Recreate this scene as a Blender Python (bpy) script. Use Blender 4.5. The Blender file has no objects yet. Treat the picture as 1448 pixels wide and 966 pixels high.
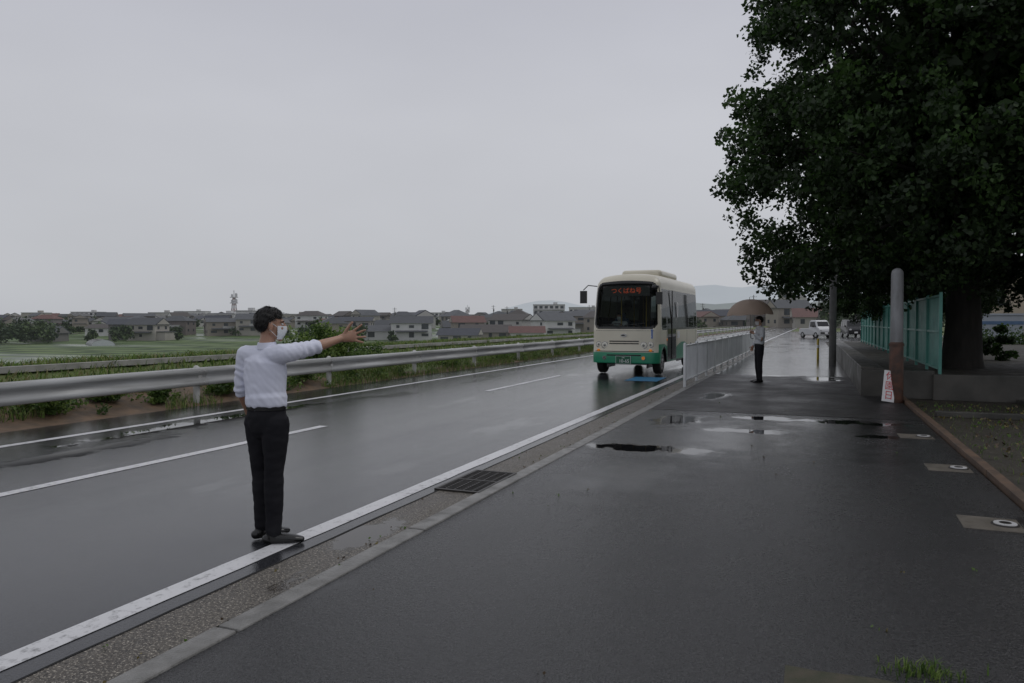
import bpy, bmesh, math, random
import numpy as np
from mathutils import Vector, Matrix, noise
random.seed(7); rng=np.random.default_rng(7)
S=bpy.context.scene; COL=S.collection
V=Vector
# ---------------------------------------------------------------- helpers
def link(o,parent=None):
    COL.objects.link(o)
    if parent is not None: o.parent=parent
    return o
def empty(name,loc=(0,0,0),rotz=0):
    e=bpy.data.objects.new(name,None); e.location=loc; e.rotation_euler=(0,0,rotz); e.empty_display_size=.2
    return link(e)
def smooth(me,ang=None):
    me.polygons.foreach_set('use_smooth',[True]*len(me.polygons))
    if ang is not None:
        try: me.set_sharp_from_angle(angle=math.radians(ang))
        except Exception: pass
class MB:
    def __init__(s): s.v=[];s.f=[];s.m=[]
    def add(s,vs,fs,m=0):
        b=len(s.v); s.v+= [tuple(x) for x in vs]
        for f in fs: s.f.append(tuple(b+i for i in f)); s.m.append(m)
    def box(s,c,d,m=0,rot=None):
        x,y,z=d[0]/2,d[1]/2,d[2]/2
        vs=[V((a*x,b*y,e*z)) for a in(-1,1) for b in(-1,1) for e in(-1,1)]
        if rot is not None: vs=[rot@v for v in vs]
        c=V(c); vs=[v+c for v in vs]
        s.add(vs,[(0,1,3,2),(4,6,7,5),(0,4,5,1),(2,3,7,6),(0,2,6,4),(1,5,7,3)],m)
    def quad(s,a,b,c,d,m=0): s.add([a,b,c,d],[(0,1,2,3)],m)
    def tube(s,pts,rad,side=None,n=14,m=0,cap=True):
        pts=[V(p) for p in pts]; rad=[(r,r) if not isinstance(r,(tuple,list)) else r for r in rad]
        N=len(pts); T=[]
        for i in range(N):
            a=pts[max(i-1,0)]; b=pts[min(i+1,N-1)]; T.append((b-a).normalized())
        u=V(side) if side is not None else (V((0,0,1)) if abs(T[0].z)<.9 else V((1,0,0)))
        rings=[]
        def ring(c,t,u,ra,rb):
            u=(u-t*u.dot(t)).normalized(); w=t.cross(u)
            return [c+u*(ra*math.cos(2*math.pi*k/n))+w*(rb*math.sin(2*math.pi*k/n)) for k in range(n)]
        if cap:
            r=rad[0]; mr=min(r)
            for an in(75,50,25): rings.append(ring(pts[0]-T[0]*mr*math.sin(math.radians(an)),T[0],u,r[0]*math.cos(math.radians(an)),r[1]*math.cos(math.radians(an))))
        for i in range(N): rings.append(ring(pts[i],T[i],u,*rad[i]))
        if cap:
            r=rad[-1]; mr=min(r)
            for an in(25,50,75): rings.append(ring(pts[-1]+T[-1]*mr*math.sin(math.radians(an)),T[-1],u,r[0]*math.cos(math.radians(an)),r[1]*math.cos(math.radians(an))))
        vs=[p for R in rings for p in R]; fs=[]
        for i in range(len(rings)-1):
            for k in range(n):
                k2=(k+1)%n; fs.append((i*n+k,i*n+k2,(i+1)*n+k2,(i+1)*n+k))
        fs.append(tuple(range(n-1,-1,-1))); L=(len(rings)-1)*n; fs.append(tuple(L+k for k in range(n)))
        s.add(vs,fs,m)
    def cyl(s,a,b,r0,r1=None,n=12,m=0): s.tube([a,b],[r0,r0 if r1 is None else r1],n=n,m=m,cap=False)
    def ell(s,c,r,B=None,n=16,k=10,m=0):
        c=V(c); vs=[];fs=[]
        for i in range(1,k):
            th=math.pi*i/k
            for j in range(n):
                ph=2*math.pi*j/n; p=V((r[0]*math.sin(th)*math.cos(ph),r[1]*math.sin(th)*math.sin(ph),r[2]*math.cos(th)))
                vs.append(c+(B@p if B is not None else p))
        for i in range(k-2):
            for j in range(n):
                j2=(j+1)%n; fs.append((i*n+j,(i+1)*n+j,(i+1)*n+j2,i*n+j2))
        t=V((0,0,r[2])); t=B@t if B is not None else t
        vs.append(c+t); vs.append(c-t); a=len(vs)-2
        for j in range(n):
            j2=(j+1)%n; fs.append((a,j,j2)); fs.append((a+1,(k-2)*n+j2,(k-2)*n+j))
        s.add(vs,fs,m)
    def build(s,name,mats,parent=None,sm=False,ang=35,bevel=0,bseg=2):
        me=bpy.data.meshes.new(name); me.from_pydata(s.v,[],s.f)
        if not isinstance(mats,(list,tuple)): mats=[mats]
        for m in mats: me.materials.append(m)
        me.polygons.foreach_set('material_index',s.m); me.update()
        if sm: smooth(me,ang)
        o=bpy.data.objects.new(name,me); link(o,parent)
        if bevel:
            b=o.modifiers.new('b','BEVEL'); b.width=bevel; b.segments=bseg; b.limit_method='ANGLE'
        return o
def R3(x=0,y=0,z=0): return (Matrix.Rotation(z,3,'Z')@Matrix.Rotation(y,3,'Y')@Matrix.Rotation(x,3,'X'))
def ss(a,b,x):
    t=min(1,max(0,(x-a)/(b-a))); return t*t*(3-2*t)
# ---------------------------------------------------------------- materials
def nt_new(name):
    m=bpy.data.materials.new(name); m.use_nodes=True; nt=m.node_tree; return m,nt,nt.nodes['Principled BSDF']
def mth(nt,op,a,b=None,c=None):
    n=nt.nodes.new('ShaderNodeMath'); n.operation=op
    for i,x in enumerate((a,b,c)):
        if x is None: continue
        if isinstance(x,(int,float)): n.inputs[i].default_value=x
        else: nt.links.new(x,n.inputs[i])
    return n.outputs[0]
def pos(nt,scale=(1,1,1),loc=(0,0,0),obj=False):
    if obj:
        g=nt.nodes.new('ShaderNodeTexCoord').outputs['Object']
    else: g=nt.nodes.new('ShaderNodeNewGeometry').outputs['Position']
    mp=nt.nodes.new('ShaderNodeMapping'); mp.inputs['Scale'].default_value=scale; mp.inputs['Location'].default_value=loc
    nt.links.new(g,mp.inputs['Vector']); return mp.outputs[0]
def nz(nt,vec,scale,detail=4,rough=.55):
    n=nt.nodes.new('ShaderNodeTexNoise'); n.inputs['Scale'].default_value=scale; n.inputs['Detail'].default_value=detail; n.inputs['Roughness'].default_value=rough
    nt.links.new(vec,n.inputs['Vector']); return n.outputs['Fac']
def mr(nt,x,a,b,c,d,interp='LINEAR'):
    n=nt.nodes.new('ShaderNodeMapRange'); n.interpolation_type=interp
    nt.links.new(x,n.inputs[0]); 
    for i,v in enumerate((a,b,c,d)): n.inputs[i+1].default_value=v
    return n.outputs[0]
def mixc(nt,f,a,b):
    n=nt.nodes.new('ShaderNodeMix'); n.data_type='RGBA'
    if isinstance(f,(int,float)): n.inputs[0].default_value=f
    else: nt.links.new(f,n.inputs[0])
    for k,x in((6,a),(7,b)):
        if isinstance(x,tuple): n.inputs[k].default_value=(*x[:3],1)
        else: nt.links.new(x,n.inputs[k])
    return n.outputs[2]
def bump(nt,h,bs,strength=.3,dist=.01):
    n=nt.nodes.new('ShaderNodeBump'); n.inputs['Strength'].default_value=strength; n.inputs['Distance'].default_value=dist
    nt.links.new(h,n.inputs['Height']); nt.links.new(n.outputs[0],bs.inputs['Normal']); return n
def mat(name,c1,c2=None,rough=.6,scale=5,rr=0,bs=0,bscale=40,metal=0,spec=.5,haze=0,obj=False,detail=4,emit=None,es=0,stretch=(1,1,1)):
    m,nt,b=nt_new(name)
    if c2 is None: c2=tuple(x*.8 for x in c1)
    p=pos(nt,stretch,obj=obj); f=mr(nt,nz(nt,p,scale,detail),.3,.7,0,1)
    nt.links.new(mixc(nt,f,c1,c2),b.inputs['Base Color'])
    b.inputs['Roughness'].default_value=rough; b.inputs['Metallic'].default_value=metal
    b.inputs['Specular IOR Level'].default_value=spec
    if rr: nt.links.new(mr(nt,nz(nt,p,scale*1.7),.3,.7,rough-rr,rough+rr),b.inputs['Roughness'])
    if bs: bump(nt,nz(nt,p,bscale,3),b,bs,.01)
    if haze: b.inputs['Emission Color'].default_value=(.50,.53,.58,1); b.inputs['Emission Strength'].default_value=haze  # distant haze put into the material as a faint grey glow
    if emit: b.inputs['Emission Color'].default_value=(*emit,1); b.inputs['Emission Strength'].default_value=es
    return m
def ellmask(nt,cx,cy,rx,ry,nzf,amp=.9,lo=.6,hi=1.1):
    vec=pos(nt,(1/rx,1/ry,0),(-cx/rx,-cy/ry,0))
    n=nt.nodes.new('ShaderNodeVectorMath'); n.operation='LENGTH'; nt.links.new(vec,n.inputs[0])
    d=mth(nt,'ADD',n.outputs['Value'],mth(nt,'MULTIPLY',mth(nt,'SUBTRACT',nzf,.5),amp*2))
    return mr(nt,d,lo,hi,1,0,'SMOOTHSTEP')
def asphalt(name,c1,c2,r0,r1,streak=(1,1,1),sscale=.5,grain=.25,gs=90,puddles=(),pw=None,sheen=(),spk=.5,gd=.008,ior=1.42):
    m,nt,b=nt_new(name)
    P=pos(nt); st=nz(nt,pos(nt,streak),sscale,5,.6)
    g=nz(nt,P,gs,3,.75); g2=nz(nt,P,gs*2.3,2,.8); big=nz(nt,P,.35,3); midn=nz(nt,P,6,4,.7)
    base=mixc(nt,mr(nt,st,.35,.65,0,1),c1,c2)
    base=mixc(nt,mr(nt,g,.38,.5,.8,0),base,tuple(x*.25 for x in c1))
    base=mixc(nt,mr(nt,g2,.54,.68,0,spk),base,tuple(x*4.5 for x in c2))
    fine=nz(nt,P,2.6,6,.65)
    mask=None
    for pd in puddles:
        e=ellmask(nt,*pd[:4],fine,1.3)
        mask=e if mask is None else mth(nt,'MAXIMUM',mask,e)
    if pw:
        e=mr(nt,nz(nt,pos(nt,pw[0]),pw[1],4,.6),pw[2],pw[2]+.10,0,pw[3],'SMOOTHSTEP')
        mask=e if mask is None else mth(nt,'MAXIMUM',mask,e)
    ro=mr(nt,mth(nt,'ADD',mth(nt,'MULTIPLY',st,.5),mth(nt,'ADD',mth(nt,'MULTIPLY',big,.3),mth(nt,'MULTIPLY',midn,.2))),.38,.62,r0,r1)
    she=None
    for (cx,cy,rx,ry) in sheen:
        e=ellmask(nt,cx,cy,rx,ry,fine,.7,.1,1.1); she=e if she is None else mth(nt,'MAXIMUM',she,e)
    if she is not None: ro=mth(nt,'MULTIPLY',ro,mth(nt,'SUBTRACT',1,mth(nt,'MULTIPLY',she,.65)))
    ro=mth(nt,'ADD',ro,mth(nt,'MULTIPLY',mth(nt,'SUBTRACT',g,.5),.35))
    h=mth(nt,'ADD',g,mth(nt,'MULTIPLY',g2,.6))
    bm_=nt.nodes.new('ShaderNodeBump'); bm_.inputs['Distance'].default_value=gd
    nt.links.new(h,bm_.inputs['Height'])
    gstr=None
    if mask is not None:
        inv=mth(nt,'SUBTRACT',1,mask)
        gstr=mth(nt,'MULTIPLY',inv,grain)
        ro=mth(nt,'ADD',mth(nt,'MULTIPLY',ro,inv),.02)
        base=mixc(nt,mask,base,tuple(x*.6 for x in c1))
    if she is not None:
        k=mth(nt,'SUBTRACT',1,mth(nt,'MULTIPLY',she,.75)); gstr=mth(nt,'MULTIPLY',gstr if gstr is not None else grain,k)
    if gstr is None: bm_.inputs['Strength'].default_value=grain
    else: nt.links.new(gstr,bm_.inputs['Strength'])
    nt.links.new(bm_.outputs[0],b.inputs['Normal'])
    nt.links.new(mth(nt,'MAXIMUM',ro,.02),b.inputs['Roughness']); nt.links.new(base,b.inputs['Base Color'])
    b.inputs['IOR'].default_value=ior
    return m
def glassmat(name,tint,op,rough=.03):
    m,nt,b=nt_new(name)
    tr=nt.nodes.new('ShaderNodeBsdfTransparent'); tr.inputs[0].default_value=(*tint,1)
    b.inputs['Base Color'].default_value=(.01,.012,.012,1); b.inputs['Roughness'].default_value=rough
    mx=nt.nodes.new('ShaderNodeMixShader'); lw=nt.nodes.new('ShaderNodeLayerWeight'); lw.inputs[0].default_value=.35
    f=mth(nt,'MINIMUM',mth(nt,'ADD',lw.outputs['Fresnel'],op),1.0)
    nt.links.new(f,mx.inputs[0]); nt.links.new(tr.outputs[0],mx.inputs[1]); nt.links.new(b.outputs[0],mx.inputs[2])
    nt.links.new(mx.outputs[0],nt.nodes['Material Output'].inputs['Surface']); return m
# ---------------------------------------------------------------- camera, world, sun
TH=math.radians(21.99)
cam=bpy.data.cameras.new('camera'); co=bpy.data.objects.new('camera',cam); COL.objects.link(co)
cam.lens=26.1; cam.sensor_width=36; cam.sensor_fit='HORIZONTAL'; cam.clip_end=9000; cam.clip_start=.05
co.location=(0,0,1.61); co.rotation_euler=(math.radians(90-1.53),0,TH); S.camera=co
w=bpy.data.worlds.new('World'); S.world=w; w.use_nodes=True; nt=w.node_tree; bg=nt.nodes['Background']
sky=nt.nodes.new('ShaderNodeTexSky'); sky.sky_type='NISHITA'; sky.sun_disc=False; sky.sun_elevation=math.radians(55); sky.sun_rotation=math.radians(60)
hs=nt.nodes.new('ShaderNodeHueSaturation'); hs.inputs['Saturation'].default_value=.25; nt.links.new(sky.outputs[0],hs.inputs['Color'])
tc=nt.nodes.new('ShaderNodeTexCoord'); sx=nt.nodes.new('ShaderNodeSeparateXYZ'); nt.links.new(tc.outputs['Generated'],sx.inputs[0])
cr=nt.nodes.new('ShaderNodeValToRGB'); e=cr.color_ramp.elements
e[0].position=0; e[0].color=(.485,.500,.532,1); e[1].position=1; e[1].color=(.62,.63,.67,1)
for p,c in((.06,(.515,.527,.558)),(.25,(.540,.550,.592)),(.45,(.480,.490,.552))):
    k=e.new(p); k.color=(*c,1)
nt.links.new(sx.outputs[2],cr.inputs[0])
mp=nt.nodes.new('ShaderNodeMapping'); mp.inputs['Scale'].default_value=(1,1,2.5); nt.links.new(tc.outputs['Generated'],mp.inputs[0])
cn=nz(nt,mp.outputs[0],1.6,4,.5); cf=mr(nt,cn,.3,.7,.94,1.05)
vm=nt.nodes.new('ShaderNodeVectorMath'); vm.operation='SCALE'; nt.links.new(cr.outputs[0],vm.inputs[0]); nt.links.new(mth(nt,'MULTIPLY',cf,10.0),vm.inputs['Scale'])
fin=mixc(nt,.95,hs.outputs[0],vm.outputs[0]); nt.links.new(fin,bg.inputs[0]); bg.inputs[1].default_value=.1
sl=bpy.data.lights.new('sun','SUN'); sl.energy=.5; sl.angle=math.radians(25); sl.color=(1,.98,.95)
so=bpy.data.objects.new('sun',sl); COL.objects.link(so); so.rotation_euler=(math.radians(35),0,math.radians(120))
S.view_settings.view_transform='Standard'; S.view_settings.look='None'; S.view_settings.exposure=0
# ---------------------------------------------------------------- ground
M_grass=mat('grass',(.075,.110,.030),(.13,.15,.055),.8,.9,bs=.6,bscale=8)
M_soil=mat('soil',(.16,.10,.056),(.06,.042,.025),.7,3.5,bs=.9,bscale=14,detail=9)
M_darksoil=mat('dark_soil',(.022,.018,.013),(.035,.03,.018),.7,3,rr=.2,bs=.8,bscale=20)
M_conc=mat('concrete_wet',(.23,.225,.215),(.10,.098,.09),.42,5,rr=.15,bs=.8,bscale=60,detail=9)
M_concd=mat('concrete_dark',(.085,.08,.07),(.028,.028,.024),.5,1.6,rr=.15,bs=.4,bscale=40,detail=8)
m,ntf,b=nt_new('rice_field'); M_field=m
P=pos(ntf); br=ntf.nodes.new('ShaderNodeTexBrick'); ntf.links.new(pos(ntf,(.018,.03,0)),br.inputs['Vector'])
br.inputs['Scale'].default_value=1; br.inputs['Color1'].default_value=(.08,.14,.03,1); br.inputs['Color2'].default_value=(.17,.22,.09,1); br.inputs['Mortar'].default_value=(.035,.06,.02,1); br.inputs['Mortar Size'].default_value=.05
ntf.links.new(mixc(ntf,mr(ntf,nz(ntf,pos(ntf,(.4,.03,1)),1,4),.4,.65,0,.7),br.outputs[0],(.055,.09,.03)),b.inputs['Base Color'])
b.inputs['Specular IOR Level'].default_value=.3; b.inputs['Emission Color'].default_value=(.5,.53,.56,1); b.inputs['Emission Strength'].default_value=.02  # slight grey emission stands in for haze over the fields
ntf.links.new(mr(ntf,nz(ntf,pos(ntf,(.01,.03,1)),1,3),.45,.6,.85,.25),b.inputs['Roughness'])
xs=[-4000,-2000,-1000,-500,-300,-200,-140,-100,-75,-55,-42,-34,-30,-28.5,-26.8,-25.5,-24.3,-23.5,-22.5,-21,-19,-17,-16,-15,-14.2,-13.4,-12.9,-12.4,-12,-11.6,-11.3,-11,-10.7,-8,-4,0,5,12,40,150,500,1500,4000]
ys=[-60,-20]+[i*1.0 for i in range(-8,80)]+[i*5 for i in range(16,60)]+[310,350,400,500,700,1000,2000,4000,7000]
prof=[(-4000,9),(-34,9),(-30,-2.6),(-26.6,.0),(-24.3,.05),(-23.5,-.25),(-21,-.75),(-17,-.85),(-15.5,-.5),(-13.6,.12),(-12.6,.32),(-12,.28),(-11.3,.10),(-10.9,-.01),(-10.6,-.03),(4000,-.03)]
def gz(x,y):
    far=-5.2+4.4*ss(170,330,y)
    pr=[(a,(far if z==9 else z)) for a,z in prof]
    for i in range(len(pr)-1):
        if pr[i][0]<=x<=pr[i+1][0]:
            t=(x-pr[i][0])/(pr[i+1][0]-pr[i][0]); z=pr[i][1]*(1-t)+pr[i+1][1]*t; break
    if -29<x<-11: z+=.11*noise.noise(V((x*.9,y*.7,0)))
    return z
vs=[(x,y,gz(x,y)) for y in ys for x in xs]; nx=len(xs); fs=[];mi=[]
for j in range(len(ys)-1):
    for i in range(nx-1):
        fs.append((j*nx+i,j*nx+i+1,(j+1)*nx+i+1,(j+1)*nx+i)); xc=(xs[i]+xs[i+1])/2; yc=(ys[j]+ys[j+1])/2
        k=0
        if xc<-31: k=2
        elif -12.5<xc<-10.7: k=1 if yc<16+2*noise.noise(V((xc,yc,3))) or xc>-11.2 else 0
        elif xc>-10.7: k=3 if (yc<70 and xc>0) else 0
        mi.append(k)
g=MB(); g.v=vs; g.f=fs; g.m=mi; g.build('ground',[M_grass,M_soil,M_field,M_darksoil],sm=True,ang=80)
def sheet(name,x0,x1,y0,y1,z,m,sub=1,parent=None):
    q=MB(); q.quad((x0,y0,z),(x1,y0,z),(x1,y1,z),(x0,y1,z)); return q.build(name,m,parent)
kb=MB()
for i in range(30): kb.box((-24.0,-20+i*10.02+5,.06),(.3,10,.2))
kb.build('levee_kerb',mat('levee_concrete',(.36,.35,.33),(.20,.20,.18),.7,1.5))
M_road=asphalt('asphalt_road',(.024,.025,.028),(.034,.035,.039),.04,.19,(1.3,.07,1),.9,.16,50,
   puddles=[(-9.0,9.5,.35,3.2),(-8.4,6.4,.3,2.0)],pw=((1.1,.35,1),.9,.58,.5),spk=.3)
sheet('road',-10.9,-3.28,-30,400,0,M_road)
M_apron=asphalt('asphalt_apron',(.013,.013,.014),(.022,.022,.023),.13,.34,(1,.5,1),.8,.85,42,
   puddles=[(-1.95,9.35,.9,.34),(-2.05,12.3,.45,.9),(.5,12.95,.9,.32),(-.7,13.0,.6,.3),(-.9,11.4,.7,.25),(.9,11.5,.35,.22)],pw=((.8,.45,1),1.0,.61,.5),sheen=[(-1.0,10.6,2.3,3.4),(.2,12.4,2.0,1.4),(-1.7,7.6,.8,1.4)],spk=.5,gd=.011,ior=1.50)
sheet('sidewalk',-2.74,1.68,-10,13.6,.002,M_apron)
M_old=asphalt('asphalt_old',(.013,.013,.013),(.024,.023,.022),.30,.55,(1,1,1),1.2,1.0,35,puddles=[(.3,22.5,.5,1.2),(-1.2,23.7,1.0,.8),(-1.9,16.5,.3,1.0)],gd=.012)
q=MB(); n=24; top_=[(-2.74+4.42*i/n,13.6+.10*noise.noise(V((i*.8,0,4))),.005) for i in range(n+1)]; 
q.add(top_+[(1.68,23.5,.005),(-2.74,23.5,.005)],[tuple(range(n+3))]); q.build('sidewalk',M_old)
M_far=asphalt('asphalt_sidewalk',(.040,.040,.042),(.055,.055,.057),.06,.20,(1,.3,1),.6,.12,80)
sheet('sidewalk',-2.74,1.0,23.5,64,.002,M_far)
sheet('parking_lot',-3.28,14,64,130,.002,M_far)
M_gut=asphalt('gutter_concrete',(.065,.056,.046),(.115,.104,.088),.28,.6,(2,.5,1),1.5,1.0,30,puddles=[(-3.1,4.75,.2,.5)],pw=((3,.8,1),1.2,.60,.8),spk=.9,gd=.018)
sheet('gutter',-3.28,-2.9,-10,64,.001,M_gut)
M_black=mat('black_void',(.004,.004,.004),(.004,.004,.004),.9,5)
q=MB(); y=-2
while y<40:
    a=.012*noise.noise(V((0,y*3,1))); w0=.008+.010*abs(noise.noise(V((4,y*2,1)))); a2=.012*noise.noise(V((0,(y+.3)*3,1))); w1=.008+.010*abs(noise.noise(V((4,(y+.3)*2,1))))
    q.quad((-3.29+a-w0,y,.003),(-3.29+a+w0,y,.003),(-3.29+a2+w1,y+.3,.003),(-3.29+a2-w1,y+.3,.003)); y+=.3
q.build('pavement_joint',M_black)
kb=MB(); y=-9
while y<64:
    L=2.0; kb.box((-2.815+random.uniform(-.004,.004),y+L/2,-.03+random.uniform(-.002,.003)),(.15,L-.014,.085),rot=R3(0,0,random.uniform(-.002,.002))); y+=L
kb.build('kerb',M_conc,bevel=.012)
m,ntp,b=nt_new('road_paint'); M_paint=m
P=pos(ntp); w_=nz(ntp,P,14,6,.7); w2=nz(ntp,P,1.3,3)
ntp.links.new(mixc(ntp,mr(ntp,mth(ntp,'ADD',w_,mth(ntp,'MULTIPLY',w2,.25)),.66,.82,0,.75),mixc(ntp,w2,(.70,.70,.71),(.48,.48,.49)),(.07,.07,.07)),b.inputs['Base Color'])
b.inputs['Roughness'].default_value=.38; bump(ntp,nz(ntp,P,60,2),b,.35,.006)
def edgeline(name,x,wd,y0,y1,step=.3):
    q=MB(); y=y0
    def N(yv,k): return .008*noise.noise(V((x,yv*2.1,k)))+.004*noise.noise(V((x,yv*9,k)))
    while y<y1:
        st=step if y<40 else 10; y2=min(y+st,y1)
        q.quad((x-wd/2+N(y,1),y,.004),(x+wd/2+N(y,9),y,.004),(x+wd/2+N(y2,9),y2,.004),(x-wd/2+N(y2,1),y2,.004)); y=y2
    return q.build(name,M_paint)
edgeline('road_edge_line',-3.52,.16,-10,300)
edgeline('road_edge_line',-9.65,.15,-10,300)
for k in range(-1,14): edgeline('lane_line',-6.97,.15,4.1+11.6*k,9.5+11.6*k)
q=MB(); q.quad((-4.75,19.9,.004),(-3.85,19.9,.004),(-3.85,21.4,.004),(-4.75,21.4,.004)); q.build('blue_road_patch',mat('patch_blue',(.03,.18,.36),(.05,.22,.40),.35,6))  # flat blue rectangle on the road ahead of the bus
M_iron=mat('cast_iron',(.03,.028,.026),(.05,.045,.04),.45,20,metal=.6)
q=MB(); cx,cy=-3.1,6.75
q.box((cx,cy,.004),(.44,.92,.006),1)  # black plate stands in for the shaded pit below the bars
for sx_ in(-.22,.22): q.box((cx+sx_,cy,.010),(.03,.96,.016))
for sy_ in(-.47,0,.47): q.box((cx,cy+sy_,.0105),(.41,.03,.016))
for i in range(19): q.box((cx,cy-.43+i*.048,.010),(.41,.012,.012))
for i in range(4): q.box((cx-.14+i*.093,cy,.009),(.014,.9,.011))
q.build('drain_grate',[M_iron,M_black])
M_steel=mat('wet_steel',(.55,.56,.57),(.35,.35,.36),.3,10,metal=.7)
M_plate=mat('plate_concrete',(.13,.115,.095),(.07,.062,.05),.5,6,rr=.15,bs=.3)
M_cap=mat('cap_white',(.55,.55,.55),(.40,.40,.40),.3)
for i,(x,y) in enumerate(((1.33,6.85),(1.40,9.3),(1.36,11.7))):
    e_=empty('valve_cover',(x,y,0)); e_.rotation_euler=(0,0,.03*(i-1))
    q=MB(); q.box((0,0,.004),(.42,.42,.012)); q.build('plate',M_plate,e_,bevel=.004)
    q=MB(); q.tube([(.10,0,.009),(.10,0,.020)],[.10,.095],n=28,cap=False); q.build('ring',M_iron,e_)
    q=MB(); q.tube([(.10,0,.018),(.10,0,.026)],[.083,.080],n=28,cap=False); q.build('cap',M_cap,e_)
    q=MB(); q.tube([(.10,0,.024),(.10,0,.028)],[.045,.042],n=20,cap=False); q.box((.10,0,.029),(.07,.012,.006)); q.build('key_slot',M_iron,e_)
M_rust=mat('rusty_edging',(.13,.08,.05),(.05,.035,.025),.6,5,bs=.3)
q=MB()
for i in range(9): q.box((1.75,-2+i*2.2+1.1,.02),(.10,2.19,.09),rot=R3(0,0,random.uniform(-.004,.004)))
q.build('border_edging',M_rust,bevel=.008)
q=MB(); q.box((3.9,13.2,.0),(.14,9,.10)); q.box((2.9,14.6,.02),(1.8,.14,.1)); q.build('planter_kerb',M_concd,bevel=.01)
q=MB(); q.box((10.3,32,.22),(17.8,28.4,.56)); q.build('terrace',M_darksoil)
q=MB()
for i in range(14): q.box((1.15,18+i*2+1,.29),(.28,1.985,.66))
q.box((1.7,17.85,.27),(1.4,.22,.60)); 
for i in range(6): q.box((3.3+i*1.9,17.7,.24),(1.88,.2,.54))
q.build('retaining_wall',M_concd,bevel=.012)
q=MB(); q.box((1.38,32,.30),(.2,28,.58)); q.build('terrace',M_concd)
# ---------------------------------------------------------------- guard rail
M_rail=mat('rail_paint',(.48,.49,.49),(.28,.28,.27),.40,1.6,rr=.12,stretch=(1,.5,8),detail=8)
M_post=mat('post_paint',(.55,.55,.54),(.38,.38,.36),.4,5,detail=8)
gr=empty('guard_rail',(-11.0,0,0))
pf=[(.0,.37),(.045,.385),(.05,.43),(.045,.455),(.01,.49),(-.01,.52),(-.01,.56),(.01,.59),(.045,.625),(.05,.65),(.045,.70),(.0,.72),(-.012,.71)]
q=MB(); yy=[6.8+4.3*i for i in range(-3,36)]
for k_,(y0,y1) in enumerate(zip(yy[:-1],yy[1:])):
    o_=.005*(k_%2)
    b0=len(q.v)
    for yv in(y0-.12,y1+.12):
        for (a,z) in pf: q.v.append((a+o_,yv,z+.008*noise.noise(V((0,yv,0)))))
    n=len(pf)
    for k in range(n-1): q.f.append((b0+k,b0+k+1,b0+n+k+1,b0+n+k)); q.m.append(0)
r=q.build('beam',M_rail,gr,sm=True,ang=60); sd=r.modifiers.new('s','SOLIDIFY'); sd.thickness=.004
q=MB()
for y in [6.8+4.27*i for i in range(-3,34)]:
    q.tube([(-.09,y,-.1),(-.09,y,.70)],[.062,.062],n=14); q.box((-.035,y,.54),(.08,.10,.16))
    for s_ in(-.06,.06):
        for z_ in(.43,.655): q.ell((.056,y+s_,z_),(.012,.012,.012),n=8,k=6)
q.build('posts',M_post,gr,sm=True,ang=40)
# ---------------------------------------------------------------- white pedestrian fence
pfz=empty('pedestrian_fence',(-2.88,18.45,0)); M_wp=mat('white_paint',(.70,.72,.73),(.54,.56,.57),.35,2)
q=MB(); L=26
for i in range(14): q.tube([(0,i*2.0,0),(0,i*2.0,1.06)],[.038,.038],n=12)
for z_ in(1.02,.16): q.cyl((0,0,z_),(0,L,z_),.024,n=10)
for i in range(int(L/.115)):
    if abs((i*.115)%2.0)>.05: q.cyl((0,i*.115,.16),(0,i*.115,1.02),.012,n=6)
q.build('fence_bars',M_wp,pfz,sm=True,ang=60)
tf=empty('green_fence',(2.5,17.8,.5)); M_teal=mat('teal_paint',(.10,.31,.26),(.06,.20,.17),.45,2,rr=.1,detail=8)
q=MB()
for i in range(15): q.box((0,i*1.9,.86),(.06,.06,1.74))
for z_ in(.12,.9,1.66): q.box((.0,13.3,z_),(.035,26.6,.045))
for i in range(int(26.6/.095)): q.box((.03,i*.095+.05,.88),(.012,.062,1.6))
q.build('slats',M_teal,tf)
# ---------------------------------------------------------------- gate post, sign
gp=empty('gate_post',(1.56,16.5,0))
q=MB(); q.tube([(0,0,1.12),(0,0,2.56)],[.118,.112],n=24); q.build('upper_pipe',mat('pipe_grey',(.27,.28,.29),(.11,.11,.11),.5,5,stretch=(1,1,.3),detail=9),gp,sm=True)
q=MB(); q.tube([(0,0,0),(0,0,1.16)],[.135,.128],n=24); q.tube([(0,0,1.13),(0,0,1.18)],[.14,.14],n=24,cap=False); q.build('lower_sleeve',mat('brown_sleeve',(.11,.045,.025),(.03,.02,.015),.5,7,detail=9),gp,sm=True)
def text(name,body,size,loc,rot,m,parent=None,align='CENTER',ext=.001,sx=1,spacing=1):
    c=bpy.data.curves.new(name,'FONT'); c.body=body; c.size=size; c.align_x=align; c.align_y='CENTER'; c.extrude=ext; c.space_line=spacing
    c.materials.append(m); o=bpy.data.objects.new(name,c); link(o,parent); o.location=loc; o.rotation_euler=rot; o.scale=(sx,1,1); return o
M_red=mat('sign_red',(.55,.02,.03),(.5,.02,.03),.4)
M_wht=mat('sign_white',(.75,.75,.75),(.66,.66,.66),.35,5)
sg=empty('closed_day_sign',(1.40,16.32,.03)); sg.rotation_euler=(math.radians(-8),math.radians(9),math.radians(22))
q=MB(); q.box((0,0,.31),(.24,.02,.62)); q.build('board',M_wht,sg,bevel=.004)
for i,ch in enumerate('休園日'): text('char_'+str(i),ch,.185,(0,-.013,.50-.19*i),(math.pi/2,0,0),M_red,sg)
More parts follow.
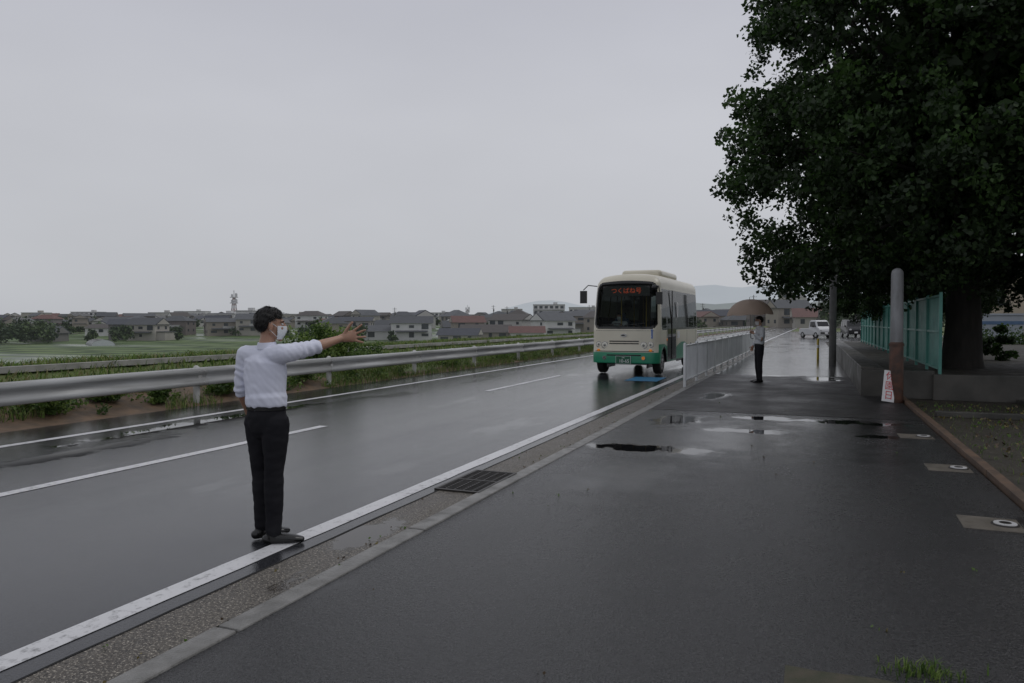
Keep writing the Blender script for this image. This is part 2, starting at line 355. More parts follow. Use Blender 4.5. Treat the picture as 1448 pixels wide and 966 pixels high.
# ---------------------------------------------------------------- utility poles
M_pole=mat('pole_concrete',(.16,.16,.155),(.10,.10,.10),.7,3)
def upole(x,y,h,z=0,r=.15,arm=True):
    e_=empty('utility_pole',(x,y,z)); q=MB(); q.tube([(0,0,-.2),(0,0,h)],[r,r*.65],n=16)
    if arm:
        for zz in(h-.5,h-1.3): q.box((0,0,zz),(1.8,.08,.08))
        q.tube([(.3,0,h-2.6),(.3,0,h-1.8)],[.18,.18],n=12)
        for k in(-.8,-.3,.3,.8): q.tube([(k,0,h-.46),(k,0,h-.3)],[.04,.04],n=8)
    q.build('pole',M_pole,e_,sm=True,ang=40)
upole(.72,30,13.5,0,.13,False); upole(4.2,66,8.5); upole(5.2,105,9.5); upole(1.2,150,10)
for x,y in((-16,230),(-70,260),(-105,255),(-150,250),(-40,300),(-200,240),(-95,330),(-60,350),(-130,300)): upole(x,y,10,gz(x,y),.16)
q=MB(); q.tube([(0,0,0),(0,0,.85)],[.05,.045],n=12,m=0); q.tube([(0,0,.5),(0,0,.62)],[.054,.054],n=12,m=1,cap=False); o=q.build('marker_post',[mat('yellow_post',(.55,.42,.04),None,.5),M_wht],sm=True); o.location=(.25,34,0)
# ---------------------------------------------------------------- foliage
def leaf_cloud(name,cen,rad,per,size,mats,parent=None,flat=.8,midx=None,asp=.75):
    cen=np.repeat(np.asarray(cen,float),per,0); N=len(cen); rad=np.repeat(np.broadcast_to(rad,(N//per,)),per)
    d=rng.normal(size=(N,3)); d/=np.linalg.norm(d,axis=1)[:,None]+1e-9; rr=rng.random(N)**.45
    p=cen+d*(rr*rad)[:,None]*np.array([1,1,flat])
    a=rng.normal(size=(N,3)); a[:,2]-=.3; a/=np.linalg.norm(a,axis=1)[:,None]; b=rng.normal(size=(N,3)); b-=a*(a*b).sum(1)[:,None]; b/=np.linalg.norm(b,axis=1)[:,None]
    s=(size*(.6+.8*rng.random(N)))[:,None]
    v=np.stack([p-a*s*.5,p+b*s*.5*asp+a*s*.15,p+a*s*.5,p-b*s*.5*asp+a*s*.15],1).reshape(-1,3)
    me=bpy.data.meshes.new(name); me.from_pydata(v.tolist(),[],np.arange(4*N).reshape(N,4).tolist())
    for m in mats: me.materials.append(m)
    if midx is None: mi=rng.integers(0,len(mats),N//per)
    else: mi=midx
    mi=np.repeat(mi,per); fl=rng.random(N)<.2; mi=np.where(fl,rng.integers(0,len(mats),N),mi)
    me.polygons.foreach_set('material_index',mi.astype(np.int32)); me.update()
    o=bpy.data.objects.new(name,me); link(o,parent); return o
def leafmat(name,c,haze=0,tr=.25):
    m,nt,b=nt_new(name); b.inputs['Base Color'].default_value=(*c,1); b.inputs['Roughness'].default_value=.55; b.inputs['Specular IOR Level'].default_value=.3
    if haze: b.inputs['Emission Color'].default_value=(.50,.53,.57,1); b.inputs['Emission Strength'].default_value=haze  # haze over far trees imitated by a grey glow in the leaves
    elif tr:
        t=nt.nodes.new('ShaderNodeBsdfTranslucent'); t.inputs[0].default_value=(c[0]*1.3,c[1]*1.5,c[2],1); mx=nt.nodes.new('ShaderNodeMixShader'); mx.inputs[0].default_value=tr
        nt.links.new(b.outputs[0],mx.inputs[1]); nt.links.new(t.outputs[0],mx.inputs[2]); nt.links.new(mx.outputs[0],nt.nodes['Material Output'].inputs['Surface'])
    return m
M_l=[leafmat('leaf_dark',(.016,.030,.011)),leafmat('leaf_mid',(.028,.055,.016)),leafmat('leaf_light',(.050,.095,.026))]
M_bark=mat('bark',(.030,.026,.022),(.014,.012,.010),.85,8,bs=.9,bscale=16,stretch=(1,1,.25))
def tree(name,loc,C,Rr,zmin,nl,cl,per,seed,leaf=.12,trunk=.40):
    rs=random.Random(seed); e_=empty(name,loc); C=V(C); cs=[];rd=[];mi=[]; lobes=[]
    for i in range(nl):
        z=1-2*(i+.5)/nl; ph=i*2.39996+seed; r=math.sqrt(1-z*z); k=rs.uniform(.82,.93) if i%4 else rs.uniform(.35,.65)
        wd=1+.30*min(.8,max(0,-z))
        p=C+V((Rr[0]*r*wd*math.cos(ph)*k,Rr[1]*r*wd*math.sin(ph)*k,Rr[2]*z*k))
        if p.z<zmin: 
            p.z=zmin+rs.uniform(0,.6)
            if rs.random()<.25: continue
        lobes.append(p); lr=rs.uniform(.65,1.0)*Rr[0]/5
        for j in range(cl):
            d=V((rs.gauss(0,1),rs.gauss(0,1),rs.gauss(0,.75))).normalized()*lr*rs.uniform(.3,1.12)
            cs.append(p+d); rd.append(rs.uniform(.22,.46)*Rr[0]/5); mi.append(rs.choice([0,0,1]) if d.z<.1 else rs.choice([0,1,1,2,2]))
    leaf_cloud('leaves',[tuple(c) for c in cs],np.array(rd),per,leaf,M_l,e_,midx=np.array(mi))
    ic=[tuple(C+V((rs.gauss(0,.38)*Rr[0],rs.gauss(0,.38)*Rr[1],rs.gauss(0,.34)*Rr[2]))) for _ in range(360)]
    ic=[c for c in ic if c[2]>zmin and ((c[0]-C.x)/Rr[0])**2+((c[1]-C.y)/Rr[1])**2+((c[2]-C.z)/Rr[2])**2<.62]
    leaf_cloud('inner_leaves',ic,np.full(len(ic),.8),45,.24,M_l[:2],e_)  # oversized dark leaves added to block sky and keep the crown's inside dark
    q=MB(); hz=C.z
    q.tube([(0,0,-.3),(0.02,0,.25),(.05,.03,1.2),(0,.05,2.4),(.1,0,hz*.7),(0,0,hz+Rr[2]*.5)],[trunk*1.45,trunk*1.1,trunk*.95,trunk*.9,trunk*.55,.05],n=20)
    for p in lobes[::2]:
        t0=rs.uniform(.25,.8)*hz; s0=V((0,0,min(t0,p.z))); mid=s0.lerp(p,.5)+V((0,0,.25*(p-s0).length*.5)); 
        q.tube([s0,mid,p],[trunk*.26,trunk*.14,.02],n=8)
        for _ in range(3):
            q.tube([mid.lerp(p,rs.uniform(.1,.8)),p+V((rs.uniform(-1,1),rs.uniform(-1,1),rs.uniform(-.4,.8)))*.8],[.03,.01],n=5)
    q.build('trunk',M_bark,e_,sm=True,ang=60); return e_
t1=tree('ginkgo_tree',(3.35,20.7,.48),(.0,0,6.3),(5.2,5.1,6.0),2.2,205,16,58,3,leaf=.115)
def inst(src,name,loc,rz,sc):
    e_=empty(name,loc,rz); e_.scale=(sc,sc,sc)
    for c in src.children:
        o=bpy.data.objects.new(c.name,c.data); link(o,e_)
    return e_
inst(t1,'ginkgo_tree',(10.6,20.5,.48),2.1,1.0)
inst(t1,'ginkgo_tree',(3.6,33.5,.48),4.0,.66)
M_w=[leafmat('weed_dark',(.045,.080,.020)),leafmat('weed_mid',(.09,.15,.035)),leafmat('weed_light',(.16,.22,.06))]
M_dry=leafmat('weed_dry',(.20,.18,.09))
def shrub(name,c,r,n,per,size,mats=M_w,flat=.8):
    cs=[];rs_=[]
    for _ in range(n):
        d=V((random.gauss(0,1),random.gauss(0,1),random.gauss(0,1))).normalized()*random.uniform(.3,1)
        p=V((c[0]+d.x*r[0],c[1]+d.y*r[1],c[2]+d.z*r[2]))
        if p.z<.05+gz(c[0],c[1]) and c[0]<-10: p.z=gz(c[0],c[1])+.1
        cs.append(tuple(p)); rs_.append(random.uniform(.2,.35)*max(r)*.8)
    return leaf_cloud(name,cs,np.array(rs_),per,size,mats,flat=flat)
shrub('roadside_shrub',(-12.7,17.3,.80),(.95,1.35,.80),100,90,.075)
shrub('roadside_shrub',(-13.2,20.5,.40),(.7,1.3,.45),40,60,.07)
for (x,y,r_) in ((-11.5,8.3,.32),(-11.7,9.6,.25),(-11.35,12.0,.30),(-11.8,13.3,.42),(-11.5,14.6,.38),(-12.2,11.0,.35),(-11.3,10.4,.16)):
    shrub('roadside_shrub',(x,y,gz(x,y)+.12),(r_,r_*1.7,.20),26,55,.055)
shrub('hedge',(13.5,33,1.2),(4,1,.9),80,70,.16,M_l)
shrub('hedge',(8.4,43,.65),(4,.8,.25),60,60,.12,M_l+M_w[:1])
shrub('hedge',(5.0,25,.9),(.6,.6,.6),20,60,.12,M_l)
def blades(name,pts,h,wd,mats,lean=.35):
    N=len(pts); p=np.asarray(pts,float); a=rng.random(N)*6.283; L=h*(.5+rng.random(N)); 
    dx=np.stack([np.cos(a),np.sin(a),0*a],1)*wd; ln=np.stack([rng.normal(size=N)*lean,rng.normal(size=N)*lean,np.ones(N)],1)
    m1=p+ln*(L*.55)[:,None]*np.array([.6,.6,1]); t=p+ln*L[:,None]*np.array([1.3,1.3,.9])
    v=np.stack([p-dx,p+dx,m1+dx*.7,m1-dx*.7,t],1).reshape(-1,3)
    f=[];b=0
    for i in range(N): f.append((b,b+1,b+2,b+3)); f.append((b+3,b+2,b+4)); b+=5
    me=bpy.data.meshes.new(name); me.from_pydata(v.tolist(),[],f)
    for m in mats: me.materials.append(m)
    me.polygons.foreach_set('material_index',np.repeat(rng.integers(0,len(mats),N),2).astype(np.int32)); me.update()
    o=bpy.data.objects.new(name,me); link(o); return o
pts=[]
while len(pts)<60000:
    x=random.uniform(-14.4,-10.80); y=3+67*random.random()**1.4
    nv=noise.noise(V((x*1.1,y*.6,5)))
    thr=.03 if (x>-12.6 and y<15) else -.45
    if x>-11.3: thr+=.1
    if nv<thr: continue
    pts.append((x,y,gz(x,y)-.02))
blades('roadside_grass',pts,.20,.009,M_w+[M_dry])
pts=[]
while len(pts)<76000:
    x=random.uniform(-28.0,-24.2) if random.random()<.4 else random.uniform(-24,-13.6); y=0+120*random.random()**1.3
    if noise.noise(V((x*.5,y*.3,8)))<-.35: continue
    pts.append((x,y,gz(x,y)-.03))
blades('levee_grass',pts,.28,.026,M_w+[M_w[2],M_dry])
cs=[];rd=[]
for _ in range(640):
    x=random.uniform(-13.6,-11.0); y=3+60*random.random()**1.3
    if y<15 and x>-12.4 and noise.noise(V((x*1.2,y*.7,9)))<.0: continue
    cs.append((x,y,gz(x,y)+.08)); rd.append(random.uniform(.12,.34))
leaf_cloud('roadside_weeds',cs,np.array(rd),60,.06,M_w,flat=.75)
M_fl=mat('flower_white',(.7,.7,.6),None,.6)
cs=[(random.uniform(-13.2,-11.5),random.uniform(19,45),random.uniform(.3,.55)) for _ in range(90)]
leaf_cloud('white_flowers',cs,np.full(90,.18),8,.05,[M_fl])
pts=[(random.gauss(.50,.11),random.gauss(3.80,.05),0) for _ in range(170)]+[(random.uniform(1.85,6),random.uniform(8,17),-.03) for _ in range(2600)]
blades('ground_weeds',pts,.05,.004,M_w)
M_lit=[mat('litter_brown',(.08,.055,.03),None,.6),mat('litter_yellow',(.16,.13,.04),None,.6),M_w[1]]
cs=[(random.uniform(1.85,7),random.uniform(5,17),-.01) for _ in range(300)]
leaf_cloud('leaf_litter',cs,np.full(300,.3),6,.05,M_lit,flat=.04)
cs=[(random.choice([-3.2,-2.95,-2.92])+random.gauss(0,.03),random.uniform(2,18),.012) for _ in range(70)]+[(random.uniform(-2.6,1.6),random.uniform(3,16),.012) for _ in range(22)]
leaf_cloud('leaf_litter',cs,np.full(len(cs),.05),2,.022,M_lit,flat=.05)
q=MB()
ring=[(-.1+.13*k,3.66+.10*k/22+.07*noise.noise(V((k*.6,0,2)))+.03*noise.noise(V((k*2.3,0,2))),.006) for k in range(23)]
q.add([(-.1,3.0,.006)]+ring+[(2.76,3.0,.006)],[tuple(range(25))]); q.build('dirt_patch',mat('mossy_dirt',(.06,.05,.032),(.03,.035,.015),.7,12,bs=.8,bscale=60))
# ---------------------------------------------------------------- distant things
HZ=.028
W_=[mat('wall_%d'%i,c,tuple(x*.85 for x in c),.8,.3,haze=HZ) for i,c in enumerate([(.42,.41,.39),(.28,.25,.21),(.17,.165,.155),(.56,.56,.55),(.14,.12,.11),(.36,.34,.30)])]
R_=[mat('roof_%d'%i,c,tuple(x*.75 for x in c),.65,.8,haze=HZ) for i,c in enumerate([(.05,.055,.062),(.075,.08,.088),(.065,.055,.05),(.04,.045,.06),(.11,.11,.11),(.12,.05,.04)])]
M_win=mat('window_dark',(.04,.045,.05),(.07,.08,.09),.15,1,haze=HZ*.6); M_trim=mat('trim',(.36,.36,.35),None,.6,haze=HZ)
def house(x,y,z,w_,d_,st,rz,wm,rm,hip=False):
    q=MB(); H=2.7*st
    q.box((0,0,H/2-.5),(w_,d_,H+1),0)
    pk=random.uniform(.2,.3); rh=w_*pk if w_<d_ else d_*pk; o=.6
    if w_>=d_:
        rx=w_/2+o-(d_*.45 if hip else 0); vs=[(-w_/2-o,-d_/2-o,H-.15),(w_/2+o,-d_/2-o,H-.15),(w_/2+o,d_/2+o,H-.15),(-w_/2-o,d_/2+o,H-.15),(-rx,0,H+rh),(rx,0,H+rh)]
        q.add(vs,[(0,1,5,4),(2,3,4,5),(1,2,5),(3,0,4),(3,2,1,0)],1)
    else:
        ry=d_/2+o-(w_*.45 if hip else 0); vs=[(-w_/2-o,-d_/2-o,H-.15),(w_/2+o,-d_/2-o,H-.15),(w_/2+o,d_/2+o,H-.15),(-w_/2-o,d_/2+o,H-.15),(0,-ry,H+rh),(0,ry,H+rh)]
        q.add(vs,[(1,2,5,4),(3,0,4,5),(0,1,4),(2,3,5),(3,2,1,0)],1)
    if not hip:
        if w_>=d_:
            for s in(-1,1): q.add([(s*(w_/2+o+.02),-d_/2*.9,H+.0),(s*(w_/2+o+.02),d_/2*.9,H+.0),(s*(w_/2+o+.02),0,H+rh*.86)],[(0,1,2)],0)
        else:
            for s in(-1,1): q.add([(-w_/2*.9,s*(d_/2+o+.02),H),(w_/2*.9,s*(d_/2+o+.02),H),(0,s*(d_/2+o+.02),H+rh*.86)],[(0,1,2)],0)
    for s in range(st):
        for sd_ in(-1,1):
            n=max(2,int(w_/3.4))
            for k in range(n):
                if random.random()<.25: continue
                xx=-w_/2+(k+.5)*w_/n; ww=random.choice([1.0,1.6,2.2]); hh=random.choice([.9,1.2,1.7])
                q.box((xx,sd_*(d_/2+.05),s*2.7+1.5),(ww,.1,hh),2)
            n=max(2,int(d_/3.5))
            for k in range(n):
                if random.random()<.3: continue
                yy=-d_/2+(k+.5)*d_/n; q.box((sd_*(w_/2+.05),yy,s*2.7+1.5),(.1,1.0,1.0),2)
    if st==2:
        q.box((0,-d_/2-.8,2.65),(w_*.8,1.6,.14),1,rot=R3(.25)); 
        if random.random()<.4: q.box((w_*.1,-d_/2-.6,3.2),(w_*.4,1.1,.9),3)
        if random.random()<.5: q.box((w_*.5+1.5,0,1.1),(3.2,d_*.7,3.2),0); q.box((w_*.5+1.5,0,2.8),(3.8,d_*.8,.25),1)
    ob=q.build('house',[wm,rm,M_win,M_trim]); ob.location=(x,y,z); ob.rotation_euler=(0,0,rz); return ob
c_,s_=math.cos(TH),math.sin(TH)
def polar(t,d): return (t*d*c_-d*s_, t*d*s_+d*c_)
placed=[]
def okp(x,y,dm=11):
    if -34<x<16 and y<230: return False
    if -9<x<1: return False
    return all((x-a)**2+(y-b)**2>dm*dm for a,b in placed)
near=((-.135,245,13,10,2,.5,3,0),(-.035,232,15,9,1,.3,1,2),(.0,262,14,9,2,-.2,0,2),(-.07,212,11,7,1,.2,5,3),(.02,225,10,7,1,.4,3,5),(-.06,245,10,8,2,.6,1,5),(-.18,250,10,8,1,.6,3,1),(.055,250,12,9,2,.9,3,1),(.345,230,12,9,2,.2,4,2),(.372,215,10,8,2,.5,1,0),(.41,190,11,8,1,.1,5,5),(-.52,270,10,8,2,.7,2,3),(-.49,262,11,8,2,.2,5,0),(-.63,255,12,8,1,.3,2,1))
for t,d,w1,d1,st,rz,wm,rm in near:
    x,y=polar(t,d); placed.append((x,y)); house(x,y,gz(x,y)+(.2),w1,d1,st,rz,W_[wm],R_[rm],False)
cnt=0; tries=0
while cnt<175 and tries<8000:
    tries+=1
    t=random.uniform(-.74,.42); d=random.uniform(245,520)
    if t<-.25: d=random.uniform(290,560)
    x,y=polar(t,d)
    if not okp(x,y,10.5): continue
    placed.append((x,y)); cnt+=1
    st=2 if random.random()<.6 else 1
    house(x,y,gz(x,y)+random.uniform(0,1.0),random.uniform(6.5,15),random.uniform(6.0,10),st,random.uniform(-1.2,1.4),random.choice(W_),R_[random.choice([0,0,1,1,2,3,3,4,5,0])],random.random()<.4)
def block(x,y,z,w1,d1,h,rz,wm):
    q=MB(); q.box((0,0,h/2-1),(w1,d1,h+2),0); q.box((0,0,h+.1),(w1+.4,d1+.4,.5),3)
    n=int(w1/3)
    for f in range(int(h/3)):
        for k in range(n):
            xx=-w1/2+(k+.5)*w1/n; q.box((xx,-d1/2-.03,f*3+1.7),(1.8,.1,1.5),2); 
        q.box((0,-d1/2-.5,f*3+.3),(w1*.96,.9,.25),3)
        for k in range(int(d1/3)): q.box((w1/2+.03,-d1/2+1.5+k*3,f*3+1.7),(.1,1.3,1.4),2)
    q.box((w1*.2,0,h+.9),(2.4,2.4,1.4),0)
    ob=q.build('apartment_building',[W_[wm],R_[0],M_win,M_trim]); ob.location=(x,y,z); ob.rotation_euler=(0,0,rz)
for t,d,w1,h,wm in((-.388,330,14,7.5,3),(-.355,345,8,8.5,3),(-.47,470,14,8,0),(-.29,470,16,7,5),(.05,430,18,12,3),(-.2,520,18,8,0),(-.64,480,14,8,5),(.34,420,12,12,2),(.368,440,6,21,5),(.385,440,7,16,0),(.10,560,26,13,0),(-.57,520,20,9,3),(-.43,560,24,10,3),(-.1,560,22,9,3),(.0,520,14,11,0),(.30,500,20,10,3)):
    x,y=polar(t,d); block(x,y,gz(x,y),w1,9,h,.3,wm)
x,y=polar(-.555,215); q=MB(); n=14
vs=[]; 
for yy_ in(-7,7):
    for k in range(n+1): vs.append((3*math.cos(math.pi*k/n),yy_,1.7*math.sin(math.pi*k/n)))
q.add(vs,[(k,k+1,n+2+k,n+1+k) for k in range(n)]+[tuple(range(n+1)),tuple(range(2*n+1,n,-1))]); 
for yy_ in range(-7,8,2):
    q.tube([(3.03*math.cos(math.pi*k/n),yy_,1.73*math.sin(math.pi*k/n)) for k in range(n+1)],[.05]*(n+1),n=6,m=1)
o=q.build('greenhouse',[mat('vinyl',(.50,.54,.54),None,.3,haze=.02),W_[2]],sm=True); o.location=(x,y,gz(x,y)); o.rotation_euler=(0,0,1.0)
def tower(t,d,h,base,th=1.0):
    x,y=polar(t,d); q=MB()
    lv=10
    for i in range(lv):
        z0=h*i/lv; z1=h*(i+1)/lv; r0=base*(1-.75*i/lv); r1=base*(1-.75*(i+1)/lv); mm=i%2
        c0=[(r0*a,r0*b,z0) for a,b in((1,1),(-1,1),(-1,-1),(1,-1))]; c1=[(r1*a,r1*b,z1) for a,b in((1,1),(-1,1),(-1,-1),(1,-1))]
        for k in range(4):
            q.cyl(c0[k],c1[k],.24*th,n=6,m=mm); q.cyl(c0[k],c1[(k+1)%4],.13*th,n=5,m=mm); q.cyl(c1[k],c1[(k+1)%4],.14*th,n=5,m=mm)
    for zz in(h*.80,h): q.tube([(0,0,zz-.2),(0,0,zz+.2)],[2.3,2.3],n=16,cap=False); q.tube([(1.6,0,zz+.4),(1.6,0,zz+1.8)],[.7,.7],n=10); q.tube([(-1.4,0,zz+.4),(-1.4,0,zz+1.4)],[.6,.6],n=10)
    q.cyl((0,0,h),(0,0,h+4),.22,n=6,m=0)
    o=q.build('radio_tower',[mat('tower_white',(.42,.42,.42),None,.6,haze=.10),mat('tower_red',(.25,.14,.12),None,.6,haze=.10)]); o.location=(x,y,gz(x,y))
tower(-.374,430,16.5,1.7); tower(-.06,700,14,1.4,.7)
def dtrees(name,spots,mats,per=240,sz=.9):
    cs=[];rd=[]
    for (x,y,r,h) in spots:
        z=gz(x,y)
        for k in range(7):
            cs.append((x+random.uniform(-.6,.6)*r,y+random.uniform(-.6,.6)*r,z+h*random.uniform(.25,.85))); rd.append(r*random.uniform(.45,.7))
    leaf_cloud(name,cs,np.array(rd),per//6,sz,mats,flat=.8)
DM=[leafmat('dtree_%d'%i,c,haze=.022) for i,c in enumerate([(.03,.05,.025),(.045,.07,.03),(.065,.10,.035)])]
sp=[]
for _ in range(26): x,y=polar(random.uniform(-.72,-.625),random.uniform(215,260)); sp.append((x,y,random.uniform(3,4.5),random.uniform(5.5,8.5)))
for _ in range(230):
    x,y=polar(random.uniform(-.74,.45),random.uniform(235,480))
    if okp(x,y,6): sp.append((x,y,random.uniform(1.5,3.2),random.uniform(2.5,5.5)))
for _ in range(150):
    x,y=polar(random.uniform(-.75,.5),random.uniform(480,700)); sp.append((x,y,random.uniform(4,8),random.uniform(4,8)))
x,y=polar(-.535,230); sp.append((x,y,2.5,5.5))
for _ in range(30): sp.append((random.uniform(3,30),random.uniform(135,230),random.uniform(2,4),random.uniform(4,7)))
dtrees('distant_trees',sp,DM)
def hill(name,t0,t1,d,hf,m):
    q=MB(); n=90; vs=[]
    for i in range(n+1):
        t=t0+(t1-t0)*i/n; x,y=polar(t,d); x2,y2=polar(t,d*1.5); x1,y1=polar(t,d*.85); h=hf(t)
        vs+=[(x1,y1,-5),(x,y,max(h,-4)),(x2,y2,-5)]
    fs=[]
    for i in range(n): 
        a=3*i; fs+=[(a,a+3,a+4,a+1),(a+1,a+4,a+5,a+2)]
    q.add(vs,fs); q.build(name,m,sm=True,ang=80)
def hf1(t): return 92*ss(.08,.27,t)*(.85+.25*noise.noise(V((t*9,0,0)))+.06*noise.noise(V((t*60,0,0))))+44*math.exp(-((t-.05)/.08)**2)+6+6*noise.noise(V((t*14,3,0)))
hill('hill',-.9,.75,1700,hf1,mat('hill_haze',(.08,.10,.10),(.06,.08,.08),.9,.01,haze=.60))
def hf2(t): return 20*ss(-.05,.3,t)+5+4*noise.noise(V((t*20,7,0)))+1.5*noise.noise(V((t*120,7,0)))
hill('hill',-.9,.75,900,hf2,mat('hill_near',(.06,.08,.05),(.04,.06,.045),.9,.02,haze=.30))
def rbuild():
    x,y=14.6,57; e_=empty('beige_building',(x,y,0),-.1); q=MB()
    q.box((0,0,2.3),(11,8,4.6)); q.box((0,0,4.72),(11.5,8.5,.25),1)
    for k in range(4): q.box((-4+k*2.6,-4.03,3.1),(1.4,.1,1.0),2); q.box((-4+k*2.6,-4.03,1.0),(1.4,.1,1.4),2)
    q.build('walls',[mat('beige_wall',(.48,.41,.31),(.40,.35,.26),.7,1),R_[4],M_win],e_)
    q=MB(); X0,Y0=9.1,47.4; q.box((X0,Y0,1.15),(2.6,1.6,1.7),0); q.box((X0,Y0-.81,1.55),(2.62,.02,.18),1); q.box((X0,Y0,2.0),(2.7,1.7,.1),0)
    for k in range(8): q.box((X0-1.15+k*.33,Y0-.82,1.0),(.03,.03,.9),0)
    q.build('storage_shed',[mat('shed_white',(.42,.46,.50),(.35,.38,.42),.4,1),mat('shed_blue',(.12,.2,.33),None,.4)])
rbuild()
# ---------------------------------------------------------------- cars
M_tyre=mat('tyre',(.018,.018,.018),None,.7); M_cg=mat('car_glass',(.01,.012,.014),None,.05)
M_lampw=mat('headlamp',(.6,.6,.6),None,.15); M_redl=mat('tail_red',(.4,.02,.02),None,.2)
def car(name,loc,rz,paint,kind='van'):
    e_=empty(name,loc,rz); P_=mat(name+'_paint',paint,tuple(x*.92 for x in paint),.25,2)
    if kind=='van': prof_=[(-1.65,.3),(-1.68,.75),(-1.6,.95),(-1.15,1.1),(-.75,1.72),(-.4,1.82),(1.4,1.82),(1.62,1.6),(1.68,.9),(1.66,.3)]
    else: prof_=[(-1.65,.3),(-1.68,.75),(-1.55,.98),(-1.3,1.1),(-1.0,1.68),(-.8,1.76),(-.1,1.76),(.05,1.6),(.08,.95),(1.66,.92),(1.68,.3)]
    q=MB(); hw=.74; n=len(prof_)
    def wdt(z): return hw*(1-.14*ss(.95,1.8,z))
    vs=[(-wdt(z),y,z) for y,z in prof_]+[(wdt(z),y,z) for y,z in prof_]
    q.add(vs,[(k,(k+1)%n,n+(k+1)%n,n+k) for k in range(n)]+[tuple(range(n-1,-1,-1)),tuple(range(n,2*n))]); q.build('body',P_,e_,bevel=.05,bseg=3)
    q=MB(); y0=-1.13 if kind=='van' else -1.27; y1=-.79 if kind=='van' else -1.03
    zt=1.66 if kind=='van' else 1.62
    q.add([(-.64,y0-.01,1.14),(.64,y0-.01,1.14),(.58,y1-.01,zt),(-.58,y1-.01,zt)],[(0,1,2,3)])
    for sd_ in(-1,1):
        segs=((-.85,-.1),(.0,.75),(.85,1.45)) if kind=='van' else ((-1.0,-.12),)
        for a,b_ in segs: q.add([(sd_*.745,a-.12 if a<-.5 else a,1.12),(sd_*.745,b_,1.12),(sd_*.675,b_,1.6),(sd_*.675,a+.18 if a<-.5 else a,1.6)],[(0,1,2,3)])
    q.build('windows',M_cg,e_)
    q=MB()
    for sd_ in(-1,1):
        for y in(-1.08,1.08): q.tube([(sd_*.60,y,.29),(sd_*.75,y,.29)],[.29,.29],n=20,cap=False); q.tube([(sd_*.75,y,.29),(sd_*.765,y,.29)],[.17,.15],n=16,m=1,cap=False)
    q.build('wheels',[M_tyre,M_steel],e_)
    q=MB()
    for sd_ in(-1,1): q.ell((sd_*.55,-1.66,.78),(.14,.05,.09)); q.box((sd_*.64,1.68,.85),(.1,.04,.25),1); q.box((sd_*.86,-.85,1.15),(.14,.08,.16),2)
    q.box((0,-1.70,.5),(1.2,.03,.16),2); q.box((0,-1.72,.5),(.33,.02,.16),3)
    q.build('lights',[M_lampw,M_redl,M_tyre,M_wht],e_)
car('white_pickup_truck',(.35,80,0),.6,(.58,.59,.60),'truck')
car('parked_van',(3.9,86,0),.2,(.03,.032,.036),'van')
# ---------------------------------------------------------------- people
def remesh(mb,name,voxel,m,parent,it=4,deform=None,fac=.5):
    me=bpy.data.meshes.new(name); me.from_pydata(mb.v,[],mb.f)
    o=bpy.data.objects.new('tmp_'+name,me); COL.objects.link(o)
    r=o.modifiers.new('r','REMESH'); r.mode='VOXEL'; r.voxel_size=voxel
    s=o.modifiers.new('s','SMOOTH'); s.factor=fac; s.iterations=it
    dg=bpy.context.evaluated_depsgraph_get(); dg.update(); nm=bpy.data.meshes.new_from_object(o.evaluated_get(dg))
    bpy.data.objects.remove(o); nm.name=name; nm.materials.clear(); nm.materials.append(m)
    if deform:
        nr=[v.normal.copy() for v in nm.vertices]
        for v,n_ in zip(nm.vertices,nr): v.co=deform(v.co.copy(),n_)
    smooth(nm); o=bpy.data.objects.new(name,nm); link(o,parent); return o
def skinmat(name):
    m=mat(name,(.40,.235,.16),(.34,.19,.13),.45,12,obj=True); m.node_tree.nodes['Principled BSDF'].inputs['Subsurface Weight'].default_value=.08; return m
M_skin=skinmat('skin')
M_shirt=mat('shirt_cloth',(.70,.72,.82),(.65,.67,.78),.85,4,bs=.25,bscale=7,obj=True,spec=.15)
M_shirt2=mat('shirt_cloth_grey',(.55,.58,.60),(.48,.50,.53),.85,4,bs=.3,bscale=9,obj=True,spec=.15)
M_trs=mat('trouser_cloth',(.010,.010,.013),(.016,.016,.019),.85,5,bs=.5,bscale=8,obj=True,spec=.2)
M_shoe=mat('shoe_leather',(.010,.010,.010),None,.25,5); M_hair=mat('hair',(.006,.006,.006),(.014,.012,.011),.45,60,obj=True,spec=.3)
M_eye=mat('eye_white',(.7,.7,.68),None,.2); M_iris=mat('iris',(.01,.008,.006),None,.1); M_mask=mat('mask',(.74,.77,.80),None,.8,6,bs=.3,bscale=60,obj=True)
def hand(q,w0,d,s,curl=.25,spread=.25,k=1.0):
    d=V(d).normalized(); s=V(s); s=(s-d*s.dot(d)).normalized(); n=s.cross(d)
    w0=V(w0)
    if k<0: n=-n; k=-k
    q.tube([w0-d*.01*k,w0+d*.03*k,w0+d*.065*k,w0+d*.088*k],[(.026*k,.020*k),(.034*k,.019*k),(.041*k,.016*k),(.041*k,.013*k)],side=s,n=16)
    Ls=[.070,.079,.073,.057]
    for i in range(4):
        off=(.031-.0205*i)*k; p=w0+d*.082*k+s*off; dd=(d+s*spread*(1.5-i)/1.5).normalized(); pts_=[p]; a=0; r=[.0098*k]
        for j,fr in enumerate((.46,.31,.25)):
            a+=curl*(1.0 if j else .6)*(1+.12*i); st=dd*math.cos(a)+n*math.sin(a); p=p+st*Ls[i]*fr*k*1.05; pts_.append(p); r.append((.0086-.0009*j)*k)
        q.tube(pts_,r,n=10)
    p=w0+d*.022*k+s*.022*k; dd=(d*.62+s*.78).normalized(); pts_=[p]; 
    for j,L_ in enumerate((.040,.033,.026)):
        st=(dd+n*(.25+curl*.5*j)+d*.2*j).normalized(); p=p+st*L_*k; pts_.append(p)
    q.tube(pts_,[.014*k,.0115*k,.010*k,.0085*k],n=10)
